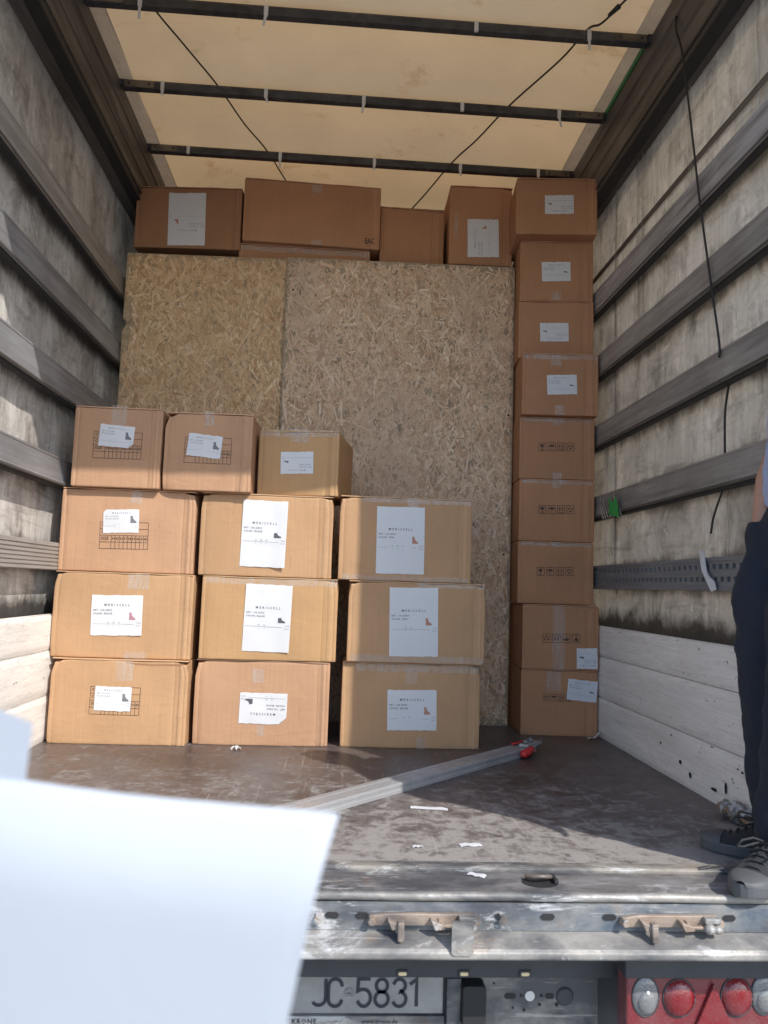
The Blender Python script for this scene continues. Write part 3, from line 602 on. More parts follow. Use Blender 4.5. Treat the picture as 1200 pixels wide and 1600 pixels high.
# ------------------------------------------------------------------ cartons
class Carton:
    """carton with its front lower centre at (x,y,z); local x right, y into the trailer, z up"""
    def __init__(s, name, x0, x1, y, z0, z1, depth, yawd, mat, label, group, bulge=.004, amp=.004, crush=.008, flap=True, seed=1):
        s.w = x1-x0; s.h = z1-z0; s.d = depth; s.xc = (x0+x1)/2; s.z0 = z0; s.seed = seed; s.bulge = bulge; s.amp = amp*1.25; s.crush = crush*1.35
        s.rg = random.Random(seed); s.y = y; s.yawd = yawd
        s.root = thing(name, (s.xc, y, z0), label, 'cardboard box', group, R(yawd)); BASE.pop(s.root.name, None)
        s.mat = mat; s.ftop = .006 if flap else 0
        s.joint = s.w/2-s.rg.uniform(.028, .045)
        s.creases = [s.w/2-.016, -s.w/2+s.rg.uniform(.015, .022), s.joint-.022]
        s.body()
        if flap: s.flap()
    def fy(s, x, z):
        u = min(1, abs(2*x/s.w)); v = min(1, abs(2*(z-s.h/2)/s.h))
        b = -s.bulge*(1-u*u)*(1-v*v)
        n = mnoise.noise((x*4+s.seed*7.1, z*4, 3.3))*s.amp + mnoise.noise((x*13, z*13+s.seed, 9.))*s.amp*.28
        k = 0
        if x > s.joint: k -= .0014
        for e in s.creases: k += .0016*math.exp(-((x-e)/.0022)**2)
        cr = (u**6)*(v**6)*s.crush*(mnoise.noise((s.seed*3.3+(x > 0)*5, (z > s.h/2)*7., 1))+.35)
        return b+n*(1-.5*u*v)+k+cr
    def body(s):
        r = .0042; W, H, D = s.w/2, s.h-s.ftop, s.d
        def lines(a, b, n, extra=()):
            e = [a, a+r*.3, a+r, a+r*2.5]+[a+r*2.5+(b-a-5*r)*i/n for i in range(1, n)]+[b-r*2.5, b-r, b-r*.3, b]
            return sorted(set(e) | set(extra))
        X = lines(-W, W, 16, (s.joint-.0005, s.joint+.0005)+tuple(e+q for e in s.creases for q in (-.0032, -.0012, 0, .0012, .0032))); Z = lines(0, H, 12); Y = lines(0, D, 6)
        vid = {}; m = MB()
        def vert(x, y, z):
            k = (round(x, 6), round(y, 6), round(z, 6))
            if k in vid: return vid[k]
            c = Vector((max(-W+r, min(W-r, x)), max(r, min(D-r, y)), max(r, min(H-r, z)))); d = Vector((x, y, z))-c
            p = c+d.normalized()*r if d.length > 1e-9 else Vector((x, y, z))
            f = max(0, 1-y/(D*.5)); p.y += s.fy(x, z)*f*f
            sd = max(0, abs(x)/W*4-3); p.x += sd*.004*mnoise.noise((y*5+s.seed, z*5, 2))*min(1, y*20)
            p.z += .0035*mnoise.noise((x*6+s.seed*2, y*4, 4.))*(z/H)**4
            # crushed corners
            if s.crush > .009 and (s.seed*5+(3 if x > 0 else 1)) % 3 != 0:
                ct = max(0, 1-((W-abs(x))**2+(H-z)**2+(y*.8)**2)/.0025); p.z -= ct*s.crush*.6; p.x -= ct*s.crush*.5*(1 if x > 0 else -1)
            vid[k] = len(m.v); m.v.append(tuple(p)); return vid[k]
        def face(A, B, fn, flip):
            for i in range(len(A)-1):
                for j in range(len(B)-1):
                    q = [vert(*fn(A[i], B[j])), vert(*fn(A[i+1], B[j])), vert(*fn(A[i+1], B[j+1])), vert(*fn(A[i], B[j+1]))]
                    m.f.append(tuple(q[::-1] if flip else q))
        face(X, Z, lambda a, b: (a, 0, b), False); face(X, Z, lambda a, b: (a, D, b), True)
        face(Y, Z, lambda a, b: (-W, a, b), True); face(Y, Z, lambda a, b: (W, a, b), False)
        face(X, Y, lambda a, b: (a, b, 0), True); face(X, Y, lambda a, b: (a, b, H), False)
        s.bodyo = m.build('carton_body', s.mat, s.root, smooth=True, world=False)
    def flap(s):
        W, D = s.w/2, s.d; sg = s.rg
        lift = [sg.uniform(-.001, .003) for _ in range(9)]; ov = [sg.uniform(-.001, .005) for _ in range(9)]
        def li(a, t): t = t*8; i = min(7, int(t)); return a[i]*(1-(t-i))+a[i+1]*(t-i)
        m = MB(); n = 26
        for i in range(n+1):
            t = i/n; x = -W+.002+(2*W-.004)*t; z = s.h-.005+li(lift, t)*.5; y = -li(ov, t)+s.fy(x, s.h*.97)
            rag = .0012*mnoise.noise((x*60, s.seed, 0)); m.v += [(x, y+rag, z), (x, y+rag, z+.004), (x, D*.49, s.h-.0015), (x, D*.49, s.h-.0055)]
        for i in range(n):
            for k in range(4): m.f.append((i*4+k, (i+1)*4+k, (i+1)*4+(k+1) % 4, i*4+(k+1) % 4))
        m.f += [(3, 2, 1, 0), (n*4, n*4+1, n*4+2, n*4+3)]
        m.build('flap', s.mat, s.root, world=False)
        MB().box(-W+.003, W-.003, D*.51, D-.002, s.h-.0055, s.h-.0015).build('flap', s.mat, s.root, world=False)
    def map(s, cx, cz, rot, lift):
        """label plane (u right, v up about its centre) onto the front face"""
        lx, lz = cx-s.xc, cz-s.z0; c, q = cos(R(rot)), sin(R(rot))
        def fn(u, v, extra=0.0):
            x = lx+u*c-v*q; z = lz+u*q+v*c
            return (x, s.fy(x, z)-lift-extra, z)
        return fn
    def tape(s, x, z0, z1, w=.05, seed=0):
        fn = s.map(s.xc, s.z0, 0, .0009); rg = random.Random(seed+s.seed)
        e = [rg.uniform(-.004, .004) for _ in range(12)]
        m = MB().grid(lambda a, b: fn(x-w/2+w*a+.001*sin(b*9+seed), z0+(z1-z0)*b+(e[int(a*11)] if b < .01 and z0 > .02 else 0)), 11, 8)
        m.build('tape', 'tape', s.root, smooth=True, world=False)
    def tape_h(s, z, x0, x1, w=.03):
        fn = s.map(s.xc, s.z0, 0, .0010)
        m = MB().grid(lambda a, b: fn(x0+(x1-x0)*a, z-w/2+w*b+.0015*sin(a*17)), 30, 3); m.build('tape', 'tape', s.root, smooth=True, world=False)
    def label(s, cx, cz, w, h, rot, kind='a6', turn=0, boot='boot_black', color='BLACK', art='102 20815', cut=None, nums=('36 38 39', '1  2  1'), faint=False, lift=.0):
        fn0 = s.map(cx, cz, rot, .0018); rg = random.Random(s.seed+5)
        cl = [lift*rg.uniform(.2, 1) for _ in range(4)]
        def curl(u, v):
            a, b = u/w+.5, v/h+.5
            return .0008+(cl[0]*max(0, a-.7)*max(0, b-.0)+cl[1]*max(0, .25-a)*b+cl[2]*max(0, a-.7)*(1-b)+cl[3]*max(0, .25-b)*a)
        fn = lambda u, v, e=0.: fn0(u, v, curl(u, v)+e)
        ed = [rg.uniform(-.0015, .0015) for _ in range(40)]
        N = 12
        def sheet(a, b):
            u, v = (a-.5)*w, (b-.5)*h
            if cut:                                           # a corner clipped or torn off
                ca, cb, cs = cut
                da, db = abs(a-ca)*w, abs(b-cb)*h
                if da+db < cs: k = (cs-da-db)/2; u += k*(1 if ca == 0 else -1); v += k*(1 if cb == 0 else -1)
            if b > .99: v += ed[int(a*N)]
            if b < .01: v += ed[20+int(a*N)]
            return fn(u, v)
        lab = MB().grid(sheet, N, N).build('label_sheet', 'paper', s.root, smooth=True, world=False)
        tr = R(turn); cc, ss = round(cos(tr), 6), round(sin(tr), 6)
        tw, th = (w, h) if turn in (0, 180) else (h, w)
        sc = 1.0 if kind == 'a4' else .72
        top = th/2-(.102 if th > .26 else (.042 if kind == 'a4' else .014))
        if th > .26 and turn == 180: top = th/2-.085
        def P(u, v): return fn(u*cc-v*ss, u*ss+v*cc, .0006)
        m = MB(); lft = -tw/2+.008
        put_text(m, 'MERISSELL', .0145*sc, 0, top-.005, P, 1.75, 'c', .0002)
        put_text(m, 'ART : '+art, .0105*sc, lft, top-.026*sc, P, 1.1, bold=.0002)
        put_text(m, 'COLOR : '+color, .0105*sc, lft, top-.041*sc, P, 1.1, bold=.0002)
        zl = top-.082*sc
        if zl < -th/2+.02: zl = -th/2+.022
        ribbon(m, [(lft, zl), (tw*.33, zl-.001)], .0009, P)
        for k, d in enumerate(nums[0].split()): put_text(m, d, .0085*sc, (-.03+.020*k)*sc*1.2, zl+.003, P, 1, 'c')
        for k, d in enumerate(nums[1].split()): put_text(m, d, .0085*sc, (-.03+.020*k)*sc*1.2, zl-.0095*sc-.001, P, 1, 'c')
        put_text(m, 'Total', .008*sc, tw/2-.006, zl+.003, P, 1, 'r'); put_text(m, '12 prs', .008*sc, tw/2-.006, zl-.0085*sc, P, 1, 'r')
        m.build('lettering', 'ink_faint' if faint else 'ink', lab, world=False)
        # picture of the shoe
        if boot:
            shp, bs = boot if isinstance(boot, tuple) else (boot, 1.0)
            O = {'hi': [(0, 1), (.38, 1.0), (.45, .62), (.72, .36), (1.0, .22), (1.02, .06), (.9, 0), (.05, 0), (.0, .08), (.04, .5)],
                 'low': [(0, .85), (.12, .95), (.34, .9), (.42, 1.1), (.52, .62), (.75, .38), (1.0, .3), (1.02, .1), (.95, 0), (0, 0)],
                 'flat': [(0, .35), (.25, .45), (.6, .3), (1, .2), (1, 0), (.1, .05)]}
            bw = {'hi': (.027, .032), 'low': (.032, .024), 'flat': (.022, .022)}[O_SHAPE[shp]]
            bx = tw/2-.052*sc-(.004 if kind == 'a4' else 0); bz = top-.064*sc
            mm = MB(); pts = [(bx+a*bw[0]*bs, bz+b*bw[1]*bs) for a, b in O[O_SHAPE[shp]]]
            mm.add([P(*p) for p in pts], [tuple(range(len(pts)))])
            mm.build('shoe_picture', shp if shp in MAT else shp.split(':')[1], lab, world=False)
        return lab
    def sizegrid(s, cx, cz, w, h, rot):
        fn = s.map(cx, cz, rot, .0012); m = MB(); t = .0019
        for k, z in enumerate((.5, .25, 0, -.25, -.5)): ribbon(m, [(-w/2, z*h), (-w/4, z*h), (0, z*h), (w/4, z*h), (w/2, z*h)], t, fn)
        for x in (-w/2, w/2): ribbon(m, [(x, h/2), (x, 0), (x, -h/2)], t, fn)
        ribbon(m, [(-w*.26, h*.0), (-w*.26, -h/2)], t, fn)
        for k in range(8): ribbon(m, [(-w*.26+(k+1)*w*.76/9, 0), (-w*.26+(k+1)*w*.76/9, -h/2)], t*.9, fn)
        for txt, z in (('CTN', .34), ('COL', .09), ('SIZE', -.16)): put_text(m, txt, h*.15, -w*.475, z*h, fn, 1.05, bold=.0003)
        for k in range(9): put_text(m, str(34+k), h*.13, -w*.26+(k+.5)*w*.76/9, -h*.16, fn, 1, 'c', bold=.0002)
        m.build('printed_size_grid', 'ink_card', s.root, world=False)
    def icons(s, cx, cz, w, h, rot, order='guar', turn=False):
        fn0 = s.map(cx, cz, rot+(180 if turn else 0), .0012); m = MB(); n = len(order); sz = min(h, w/n*.86)
        for i, ch in enumerate(order):
            ox = -w/2+w*(i+.5)/n
            f = lambda u, v, ox=ox: fn0(ox+u*sz, v*sz)
            def poly(p): m.add([f(*q) for q in p], [tuple(range(len(p)))])
            ribbon(m, [(-.42, -.5), (.42, -.5), (.48, -.44), (.48, .44), (.42, .5), (-.42, .5), (-.48, .44), (-.48, -.44)], .0016/1, lambda u, v: f(u/1, v/1), True) if False else None
            fr = [(-.44, -.5), (.44, -.5), (.44, .5), (-.44, .5)]
            for a, b in zip(fr, fr[1:]+fr[:1]):
                dx, dy = (b[0]-a[0]), (b[1]-a[1]); L = math.hypot(dx, dy); nx, ny = -dy/L*.03, dx/L*.03
                m.add([f(a[0]-nx, a[1]-ny), f(b[0]-nx, b[1]-ny), f(b[0]+nx, b[1]+ny), f(a[0]+nx, a[1]+ny)], [(0, 1, 2, 3)])
            if ch == 'g':
                poly([(-.26, .34), (.14, .34), (.22, .1), (.1, -.04), (-.14, -.04), (-.24, .1)]); poly([(-.05, -.04), (.03, -.04), (.03, -.3), (-.05, -.3)]); poly([(-.2, -.3), (.18, -.3), (.18, -.38), (-.2, -.38)]); poly([(.22, .3), (.3, .34), (.27, .1)])
            elif ch == 'u':
                poly([(.36*cos(pi*k/8), .36*sin(pi*k/8)*.8+.02) for k in range(9)]); poly([(-.03, .02), (.03, .02), (.03, -.3), (-.03, -.3)]); poly([(-.03, -.3), (.03, -.34), (-.1, -.36), (-.14, -.28), (-.08, -.28)])
            elif ch == 'a':
                for q in (-.18, .18): poly([(q-.05, -.22), (q+.05, -.22), (q+.05, .1), (q-.05, .1)]); poly([(q-.13, .1), (q+.13, .1), (q, .34)])
                poly([(-.34, -.32), (.34, -.32), (.34, -.38), (-.34, -.38)])
            else:
                for k in range(3):
                    a0 = R(90+120*k); A = [(cos(a0+R(t))*.30, sin(a0+R(t))*.30) for t in (10, 40, 70, 95)]; B = [(cos(a0+R(t))*.16, sin(a0+R(t))*.16) for t in (95, 70, 40, 10)]
                    poly(A+B)
        m.build('printed_symbols', 'ink_card', s.root, world=False)
O_SHAPE = {'boot_black': 'low', 'boot_grey': 'hi', 'boot_tan': 'hi', 'boot_pink': 'hi', 'flat:boot_grey': 'flat', 'flat:boot_black': 'flat'}
GF, GR, GT = 'shoe cartons in the sunlit front stacks', 'brown cartons in the tall right-hand column', 'cartons above the strand boards'
# front stacks
b = Carton('carton', -1.267, -.686, 3.43, 0, .360, .42, 0, 'card_tan', 'tan carton with torn top edge and size grid, bottom of the left stack', GF, .006, .006, .016, seed=11)
b.sizegrid(-.989, .185, .210, .116, -.5); b.label(-.997, .194, .154, .102, -1.2, boot='boot_grey', faint=True, nums=('37 39', '1  1'), cut=None); b.tape(.02, .27, .352, .075, 1)
# ragged torn liner and lifted edge at the top of this carton
m = MB(); n = 34
for i in range(n+1):
    t = i/n; x = .02+.245*t; z = b.h-.012-.004*sin(t*3); d = .012*min(1, t*6)*(.55+.6*abs(mnoise.noise((t*22, 3, 1))))
    m.v += [(x, b.fy(x, z)-.0012, z), (x, b.fy(x, z)-.0012, z-d)]
m.f = [(2*i, 2*i+1, 2*i+3, 2*i+2) for i in range(n)]; m.build('torn_edge', 'card_dark', b.root, world=False)
b = Carton('carton', -1.285, -.688, 3.45, .362, .732, .42, 0, 'card_tan', 'tan carton with pink boot picture label, second from floor in left stack', GF, .006, .006, .010, seed=12)
b.label(-1.009, .546, .218, .174, 1.0, 'a4', boot='boot_pink', lift=.01); b.tape(.06, .30, .366, .09, 2); b.tape(.06, .0, .03, .1, 3)
b = Carton('carton', -1.283, -.698, 3.46, .734, 1.100, .42, 0, 'card_rose', 'dented carton with small grey boot label over size grid, third in left stack', GF, .005, .006, .012, seed=13)
b.sizegrid(-1.004, .894, .209, .117, .8); b.label(-1.020, .957, .155, .103, 2.2, boot='boot_grey', faint=True, nums=('38 39', '1  1'), cut=(0, 1, .012)); b.tape(.03, .305, .362, .052, 4)
b = Carton('carton', -1.240, -.858, 3.42, 1.102, 1.458, .40, 0, 'card_rose', 'half-shaded carton with tilted boot label, topmost of the left stack', GF, .003, .004, .006, seed=14)
b.sizegrid(-1.047, 1.288, .209, .118, 0); b.label(-1.053, 1.328, .150, .098, -3.4, boot='boot_grey', faint=True, nums=('36 37', '1  1'), cut=(1, 0, .02)); b.tape(.0, .26, .366, .066, 5)
b = Carton('carton', -.848, -.460, 3.42, 1.102, 1.450, .40, -2, 'card_rose', 'half-shaded carton with crumpled right corner, between two cartons in the top row', GF, .003, .004, .018, seed=15)
b.sizegrid(-.654, 1.282, .205, .115, 0); b.label(-.669, 1.302, .150, .100, -5.1, boot='boot_grey', faint=True, nums=('36 37', '1  1')); b.tape(.0, .29, .358, .042, 6)
b = Carton('carton', -.443, -.072, 3.48, 1.104, 1.400, .42, -9.5, 'card_gold', 'golden carton turned aside with upside-down label, rightmost on top of front stacks', GF, .002, .003, .004, seed=16)
b.label(-.262, 1.253, .150, .101, 1.6, turn=180, boot='flat:boot_grey', faint=True, nums=('37 39', '1  1')); b.tape(0, .245, .304, .085, 7); b.tape_h(.285, -.18, .18, .03)
b = Carton('carton', -.664, -.077, 3.47, 0, .366, .42, 0, 'card_rose', 'carton with upside-down black shoe label, bottom of the middle stack', GF, .006, .006, .014, seed=21)
b.label(-.362, .161, .206, .132, -.6, 'a4', turn=180, nums=('36 37', '1  1'), cut=(1, 0, .03)); b.tape(-.02, .27, .33, .05, 8); b.tape(.0, .04, .09, .03, 9)
b = Carton('carton', -.654, -.055, 3.46, .368, .732, .42, 0, 'card_gold', 'carton with tall white label torn at its foot, middle of the middle stack', GF, .004, .005, .010, seed=22)
b.label(-.361, .553, .205, .294, -1.2, 'a4', nums=('37 39', '1  1'), lift=.015); b.tape_h(.345, -.29, .295, .028)
b = Carton('carton', -.676, -.089, 3.46, .734, 1.102, .42, 0, 'card_tan', 'sunlit carton with tall black shoe label curling at the right, top of middle stack', GF, .004, .005, .010, seed=23)
b.label(-.393, .925, .199, .297, -.8, 'a4', lift=.05)
b = Carton('carton', -.022, .596, 3.48, 0, .372, .42, 0, 'card_tan', 'shaded carton with short tan boot label and taped edges, bottom of third stack', GF, .004, .004, .012, seed=31)
b.label(.292, .167, .219, .175, 1.2, 'a4', boot='boot_tan', nums=('36 39', '1  1')); b.tape(.0, .28, .366, .05, 10); b.tape_h(.350, -.25, .30, .035); b.tape(.05, .0, .05, .04, 11)
b = Carton('carton', -.007, .606, 3.45, .374, .732, .42, -.5, 'card_tan', 'shaded carton jutting right with tall tan boot label, middle of third stack', GF, .003, .004, .012, seed=32)
b.label(.286, .556, .217, .303, 1.2, 'a4', boot='boot_tan', color='TAN', nums=('37 39', '1  1')); b.tape_h(.018, -.29, .30, .03); b.tape_h(.345, .0, .30, .022)
b = Carton('carton', -.059, .542, 3.47, .734, 1.113, .42, 0, 'card_tan', 'half-lit carton with tall tan boot label, top of the third stack', GF, .003, .004, .010, seed=33)
b.label(.217, .918, .217, .303, .6, 'a4', boot='boot_tan', color='TAN'); b.tape(.03, .335, .377, .05, 12); b.tape_h(.365, -.2, .295, .025); b.tape_h(.012, -.28, .29, .022)
# tall right-hand column, floor upwards
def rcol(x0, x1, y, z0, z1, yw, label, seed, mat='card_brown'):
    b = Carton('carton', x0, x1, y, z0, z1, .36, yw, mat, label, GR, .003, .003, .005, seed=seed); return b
b = rcol(.872, 1.256, 3.845, 0, .322, -2, 'brown carton with tilted label beside printed symbols, on the floor at right', 41)
b.icons(1.055, .186, .155, .042, -.9, 'ruag'); b.label(1.177, .225, .149, .102, -5.0, boot='flat:boot_grey', faint=True, nums=('40 41', '1  1')); b.tape(-.03, .22, .317, .07, 1)
b = rcol(.872, 1.257, 3.835, .324, .645, -2, 'brown carton with upside-down symbols and square label, second up in right column', 42)
b.icons(1.067, .480, .198, .047, 1.5, 'guar', True); b.label(1.197, .384, .104, .101, 1, boot=('flat:boot_black', 1.1), turn=180, faint=True, nums=('40', '1')); b.tape(-.01, .0, .32, .06, 2)
b = rcol(.856, 1.243, 3.885, .647, .964, -4, 'brown carton with four symbols, lowest of the three unlabelled in right column', 43)
b.icons(1.046, .813, .195, .052, 1.8); b.tape_h(.305, -.18, .18, .022); b.tape(0, .29, .316, .05, 3)
b = rcol(.858, 1.245, 3.885, .966, 1.286, -4, 'brown carton with four symbols, middle of the three unlabelled in right column', 44)
b.icons(1.049, 1.130, .193, .053, 1.8); b.tape(.0, .275, .318, .05, 4); b.tape_h(.308, -.18, .18, .022)
b = rcol(.855, 1.244, 3.885, 1.288, 1.612, -4, 'brown carton with four symbols, highest of the three unlabelled in right column', 45)
b.icons(1.046, 1.456, .195, .054, 2); b.tape(.0, .28, .322, .05, 5); b.tape(.0, .0, .035, .05, 6); b.tape_h(.31, -.18, .18, .022)
b = rcol(.854, 1.245, 3.84, 1.614, 1.938, -5, 'brown carton jutting forward with glossy tape, above the symbol cartons at right', 46)
b.label(1.058, 1.773, .153, .103, 2.4, boot='flat:boot_grey', faint=True); b.tape(-.02, .26, .322, .055, 7); b.tape_h(.308, -.19, .19, .03); b.tape(.0, .0, .05, .05, 8)
b = rcol(.852, 1.248, 3.93, 1.940, 2.254, -5, 'set-back brown carton with upside-down label, third from top of right column', 47)
b.label(1.040, 2.081, .150, .101, 1.8, turn=180, boot='flat:boot_grey', faint=True)
b = rcol(.854, 1.244, 3.93, 2.256, 2.585, -5, 'brown carton with upright small label, second from top of right column', 48)
b.label(1.046, 2.414, .153, .106, 2.0, boot='flat:boot_grey', faint=True); b.tape(.0, .0, .05, .05, 9)
b = rcol(.811, 1.236, 3.85, 2.587, 2.895, -5.5, 'brown carton on top of the tall right column under the roof', 49)
b.label(1.036, 2.747, .151, .103, 1.0, turn=180, boot='flat:boot_grey', faint=True)
# row above the boards
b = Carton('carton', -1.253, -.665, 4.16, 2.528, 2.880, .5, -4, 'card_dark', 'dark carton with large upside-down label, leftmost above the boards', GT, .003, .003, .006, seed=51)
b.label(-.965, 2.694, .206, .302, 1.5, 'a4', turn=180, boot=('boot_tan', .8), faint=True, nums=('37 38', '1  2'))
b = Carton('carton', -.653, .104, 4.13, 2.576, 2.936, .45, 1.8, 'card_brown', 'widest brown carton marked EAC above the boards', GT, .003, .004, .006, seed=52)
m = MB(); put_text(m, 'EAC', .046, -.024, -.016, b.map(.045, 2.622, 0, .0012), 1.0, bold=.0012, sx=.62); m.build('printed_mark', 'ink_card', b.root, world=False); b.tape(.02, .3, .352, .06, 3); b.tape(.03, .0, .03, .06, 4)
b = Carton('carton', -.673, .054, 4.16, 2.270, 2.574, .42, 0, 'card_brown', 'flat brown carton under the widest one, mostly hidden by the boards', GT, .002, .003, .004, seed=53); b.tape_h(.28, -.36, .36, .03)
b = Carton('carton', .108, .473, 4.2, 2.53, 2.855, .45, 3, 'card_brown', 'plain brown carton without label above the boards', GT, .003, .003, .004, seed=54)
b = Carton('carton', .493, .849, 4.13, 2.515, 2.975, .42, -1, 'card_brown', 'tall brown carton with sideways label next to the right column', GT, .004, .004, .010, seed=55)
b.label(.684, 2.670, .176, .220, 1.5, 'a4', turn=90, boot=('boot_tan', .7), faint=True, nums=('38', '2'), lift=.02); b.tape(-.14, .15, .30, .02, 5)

# ------------------------------------------------------------------ load bar lying on the floor
d = Vector((.690, .723, 0)).normalized(); pnorm = Vector((-d.y, d.x, 0)); st = Vector((-.36, 2.165, 0))
Lb = 1.78
lb = thing('load_bar', st+d*Lb/2, 'flat aluminium load bar with red clamp handle lying across the floor', 'load bar')
ang = math.atan2(d.y, d.x)
def lbp(mb, name, mat, parent=None, **k):
    mb.v = [tuple(st+d*p[0]+pnorm*p[1]+Vector((0, 0, p[2]))) for p in mb.v]; return mb.build(name, mat, parent or lb, **k)
prof = [(0, .001), (.084, .001), (.086, .004), (.086, .032), (.083, .035), (.062, .035), (.060, .0335), (.024, .0335), (.022, .035), (.003, .035), (0, .032), (0, .024), (.002, .022), (.002, .014), (0, .012)]
m = MB().prism(prof, 0, Lb-.13, 'x'); lbp(m, 'bar_profile', 'alu', fix=True)
m = MB().prism([(.006, .006), (.08, .006), (.08, .030), (.006, .030)], Lb-.129, Lb-.03, 'x'); lbp(m, 'end_piece', 'alu', bevel=.003)
cl = lbp(MB().box(Lb-.11, Lb+.02, .004, .05, .0305, .046), 'clamp_head', 'alu', bevel=.004)
m = MB()
for a, c in ((.0, .012), (.06, .02)): m.tube([(Lb-.10+a, .01+c, .046), (Lb-.10+a, .01+c, .062)], .009, 8)
m.tube([(Lb-.12, -.004, .03), (Lb-.03, -.010, .045), (Lb+.03, .02, .05)], .007, 8); m.tube([(Lb-.06, .055, .04), (Lb+.03, .065, .05)], .006, 8)
lbp(m, 'clamp_levers', 'perf', cl, smooth=True)
m = MB().tube([(Lb-.20, -.022, .020), (Lb-.19, -.021, .021), (Lb-.15, -.018, .025), (Lb-.10, -.010, .030), (Lb-.09, -.006, .031)], [.009, .016, .017, .014, .009], 12); lbp(m, 'red_handle', 'redplastic', cl, smooth=True)
m = MB().box(Lb-.12, Lb-.02, .070, .084, .036, .044); lbp(m, 'red_lever', 'redplastic', cl, bevel=.004)

# ------------------------------------------------------------------ scraps
def scrap(name, x, y, w, h, rz, label, mat='paper', z=.0015, seed=0, crumple=.006):
    rg = random.Random(seed); n = 6
    ed = [[rg.uniform(-.18, .18) for _ in range(n+1)] for _ in range(2)]
    t = MB().grid(lambda a, b: ((a-.5)*w, (b-.5)*h*(1+ed[0 if b < .5 else 1][int(a*n)]), crumple*abs(mnoise.noise((a*4+seed, b*3, seed)))), n, 4)
    o = t.build(name, mat, None, smooth=True); o.location = (x, y, z); o.rotation_euler = (0, 0, rz)
    return tag(o, label, 'paper scrap', 'torn paper scraps in the trailer')
scrap('paper_scrap', .262, 2.555, .12, .028, -.15, 'long thin white paper scrap on the floor below the load bar', seed=1)
scrap('paper_scrap', .335, 2.205, .062, .026, .12, 'short white paper scrap on the floor just above the metal edge', seed=2)
scrap('paper_scrap', .315, 1.995, .046, .022, -.5, 'small white paper scrap on the steel sill', z=-.004, seed=3)
scrap('paper_scrap', -.462, 3.375, .042, .03, .4, 'crumpled white scrap on the floor under the middle stack', seed=4, crumple=.03)
scrap('paper_scrap', .185, 2.185, .03, .016, .2, 'tiny pale paper scrap at the floor edge left of a larger scrap', seed=6)
def torn(name, verts, mat, label, cat):
    m = MB(); m.add(verts, [tuple(range(len(verts)))]); o = m.build(name, mat, None); return tag(o, label, cat)
t = thing('torn_tape', (1.25, 3.62, 1.09), 'torn white and green tape stuck on the lowest right slat', 'torn tape')
m = MB(); rg = random.Random(5)
for k in range(8):
    y = 3.78-.034*k; z = 1.085; hh = rg.uniform(.06, .12); j = rg.uniform(.006, .03)
    m.add([(1.2535, y, z), (1.2525, y-.034, z-.012), (1.2525-j, y-.028, z+hh*.65), (1.252-j*.8, y-.008, z+hh)], [(0, 1, 2, 3)])
m.build('white_shreds', 'zip', t)
MB().add([(1.2450, 3.66, 1.09), (1.2440, 3.52, 1.068), (1.220, 3.50, 1.165), (1.226, 3.56, 1.135), (1.222, 3.60, 1.175)], [(0, 1, 2, 3, 4)]).build('green_piece', plain('green_tape', (.03, .42, .10), .5), t)
pts = [(2.735, .880), (2.69, .873), (2.675, .80), (2.655, .785), (2.615, .762), (2.60, .735), (2.635, .728), (2.66, .752), (2.705, .805)]
m = MB(); n = len(pts); m.add([(1.247-.006*abs(sin(i*1.7)), a, b) for i, (a, b) in enumerate(pts)] + [(1.2505-.006*abs(sin(i*1.7)), a, b) for i, (a, b) in enumerate(pts)], [tuple(range(n)), tuple(range(2*n-1, n-1, -1))]+[(i, i+n, (i+1) % n+n, (i+1) % n) for i in range(n)])
tag(m.build('paper_strip', 'paper', None, fix=True), 'torn white paper strip hanging from the perforated wall rail', 'paper strip')
m = MB()
for c, r in (((1.235, 2.46, .035), .03), ((1.228, 2.52, .028), .026), ((1.236, 2.40, .03), .024)):
    k = len(m.v); m.ball(c, (r*.8, r*1.2, r), 12, 8)
    m.v[k:] = [tuple(Vector(c)+(Vector(p)-Vector(c))*(1+.55*mnoise.noise(Vector(p)*45))) for p in m.v[k:]]
g = G('crumpled_litter'); co = g.co(); MAT['litter'] = g.pbr(g.ramp(g.noise(co, 24, 5, .7), [(.36, (.32, .18, .08)), (.48, (.16, .15, .14)), (.56, (.5, .5, .52)), (.66, (.2, .22, .27))]), .5)
tag(m.build('crumpled_litter', 'litter', None), 'crumpled litter against the right side board near the shoes', 'litter')
m = MB().grid(lambda a, b: (1.19+.062*a, 3.80-.025*b, .002+.03*a*a+.004*sin(a*9)), 6, 3)
tag(m.build('plastic_scrap', 'zip', None, smooth=True), 'curled pale plastic scrap under the right column corner', 'plastic scrap')
# cord hanging on the right wall
cp = [(1.222, 2.84, 3.09), (1.20, 2.80, 2.95), (1.215, 2.775, 2.82), (1.24, 2.735, 2.40), (1.244, 2.70, 2.18), (1.246, 2.62, 1.82), (1.250, 2.575, 1.60), (1.251, 2.58, 1.55)]
tag(wire(cp, .0046, 'c').build('hanging_cord', 'cable', None, smooth=True), 'long dark cord hanging down the upper right wall', 'cord', 'cords on the right wall')
tag(wire([(1.290, 2.585, 1.464), (1.284, 2.605, 1.36), (1.282, 2.605, 1.21)], .0046, 'c').build('hanging_cord', 'cable', None, smooth=True), 'middle piece of dark cord between two lower right slats', 'cord', 'cords on the right wall')
tag(wire([(1.277, 2.605, 1.093), (1.268, 2.63, 1.04), (1.262, 2.655, .985), (1.262, 2.665, .955), (1.262, 2.672, .935)], [.0042]*25, 'c').build('hanging_cord', 'cable', None, smooth=True), 'frayed cord end below the lowest right slat', 'cord', 'cords on the right wall')

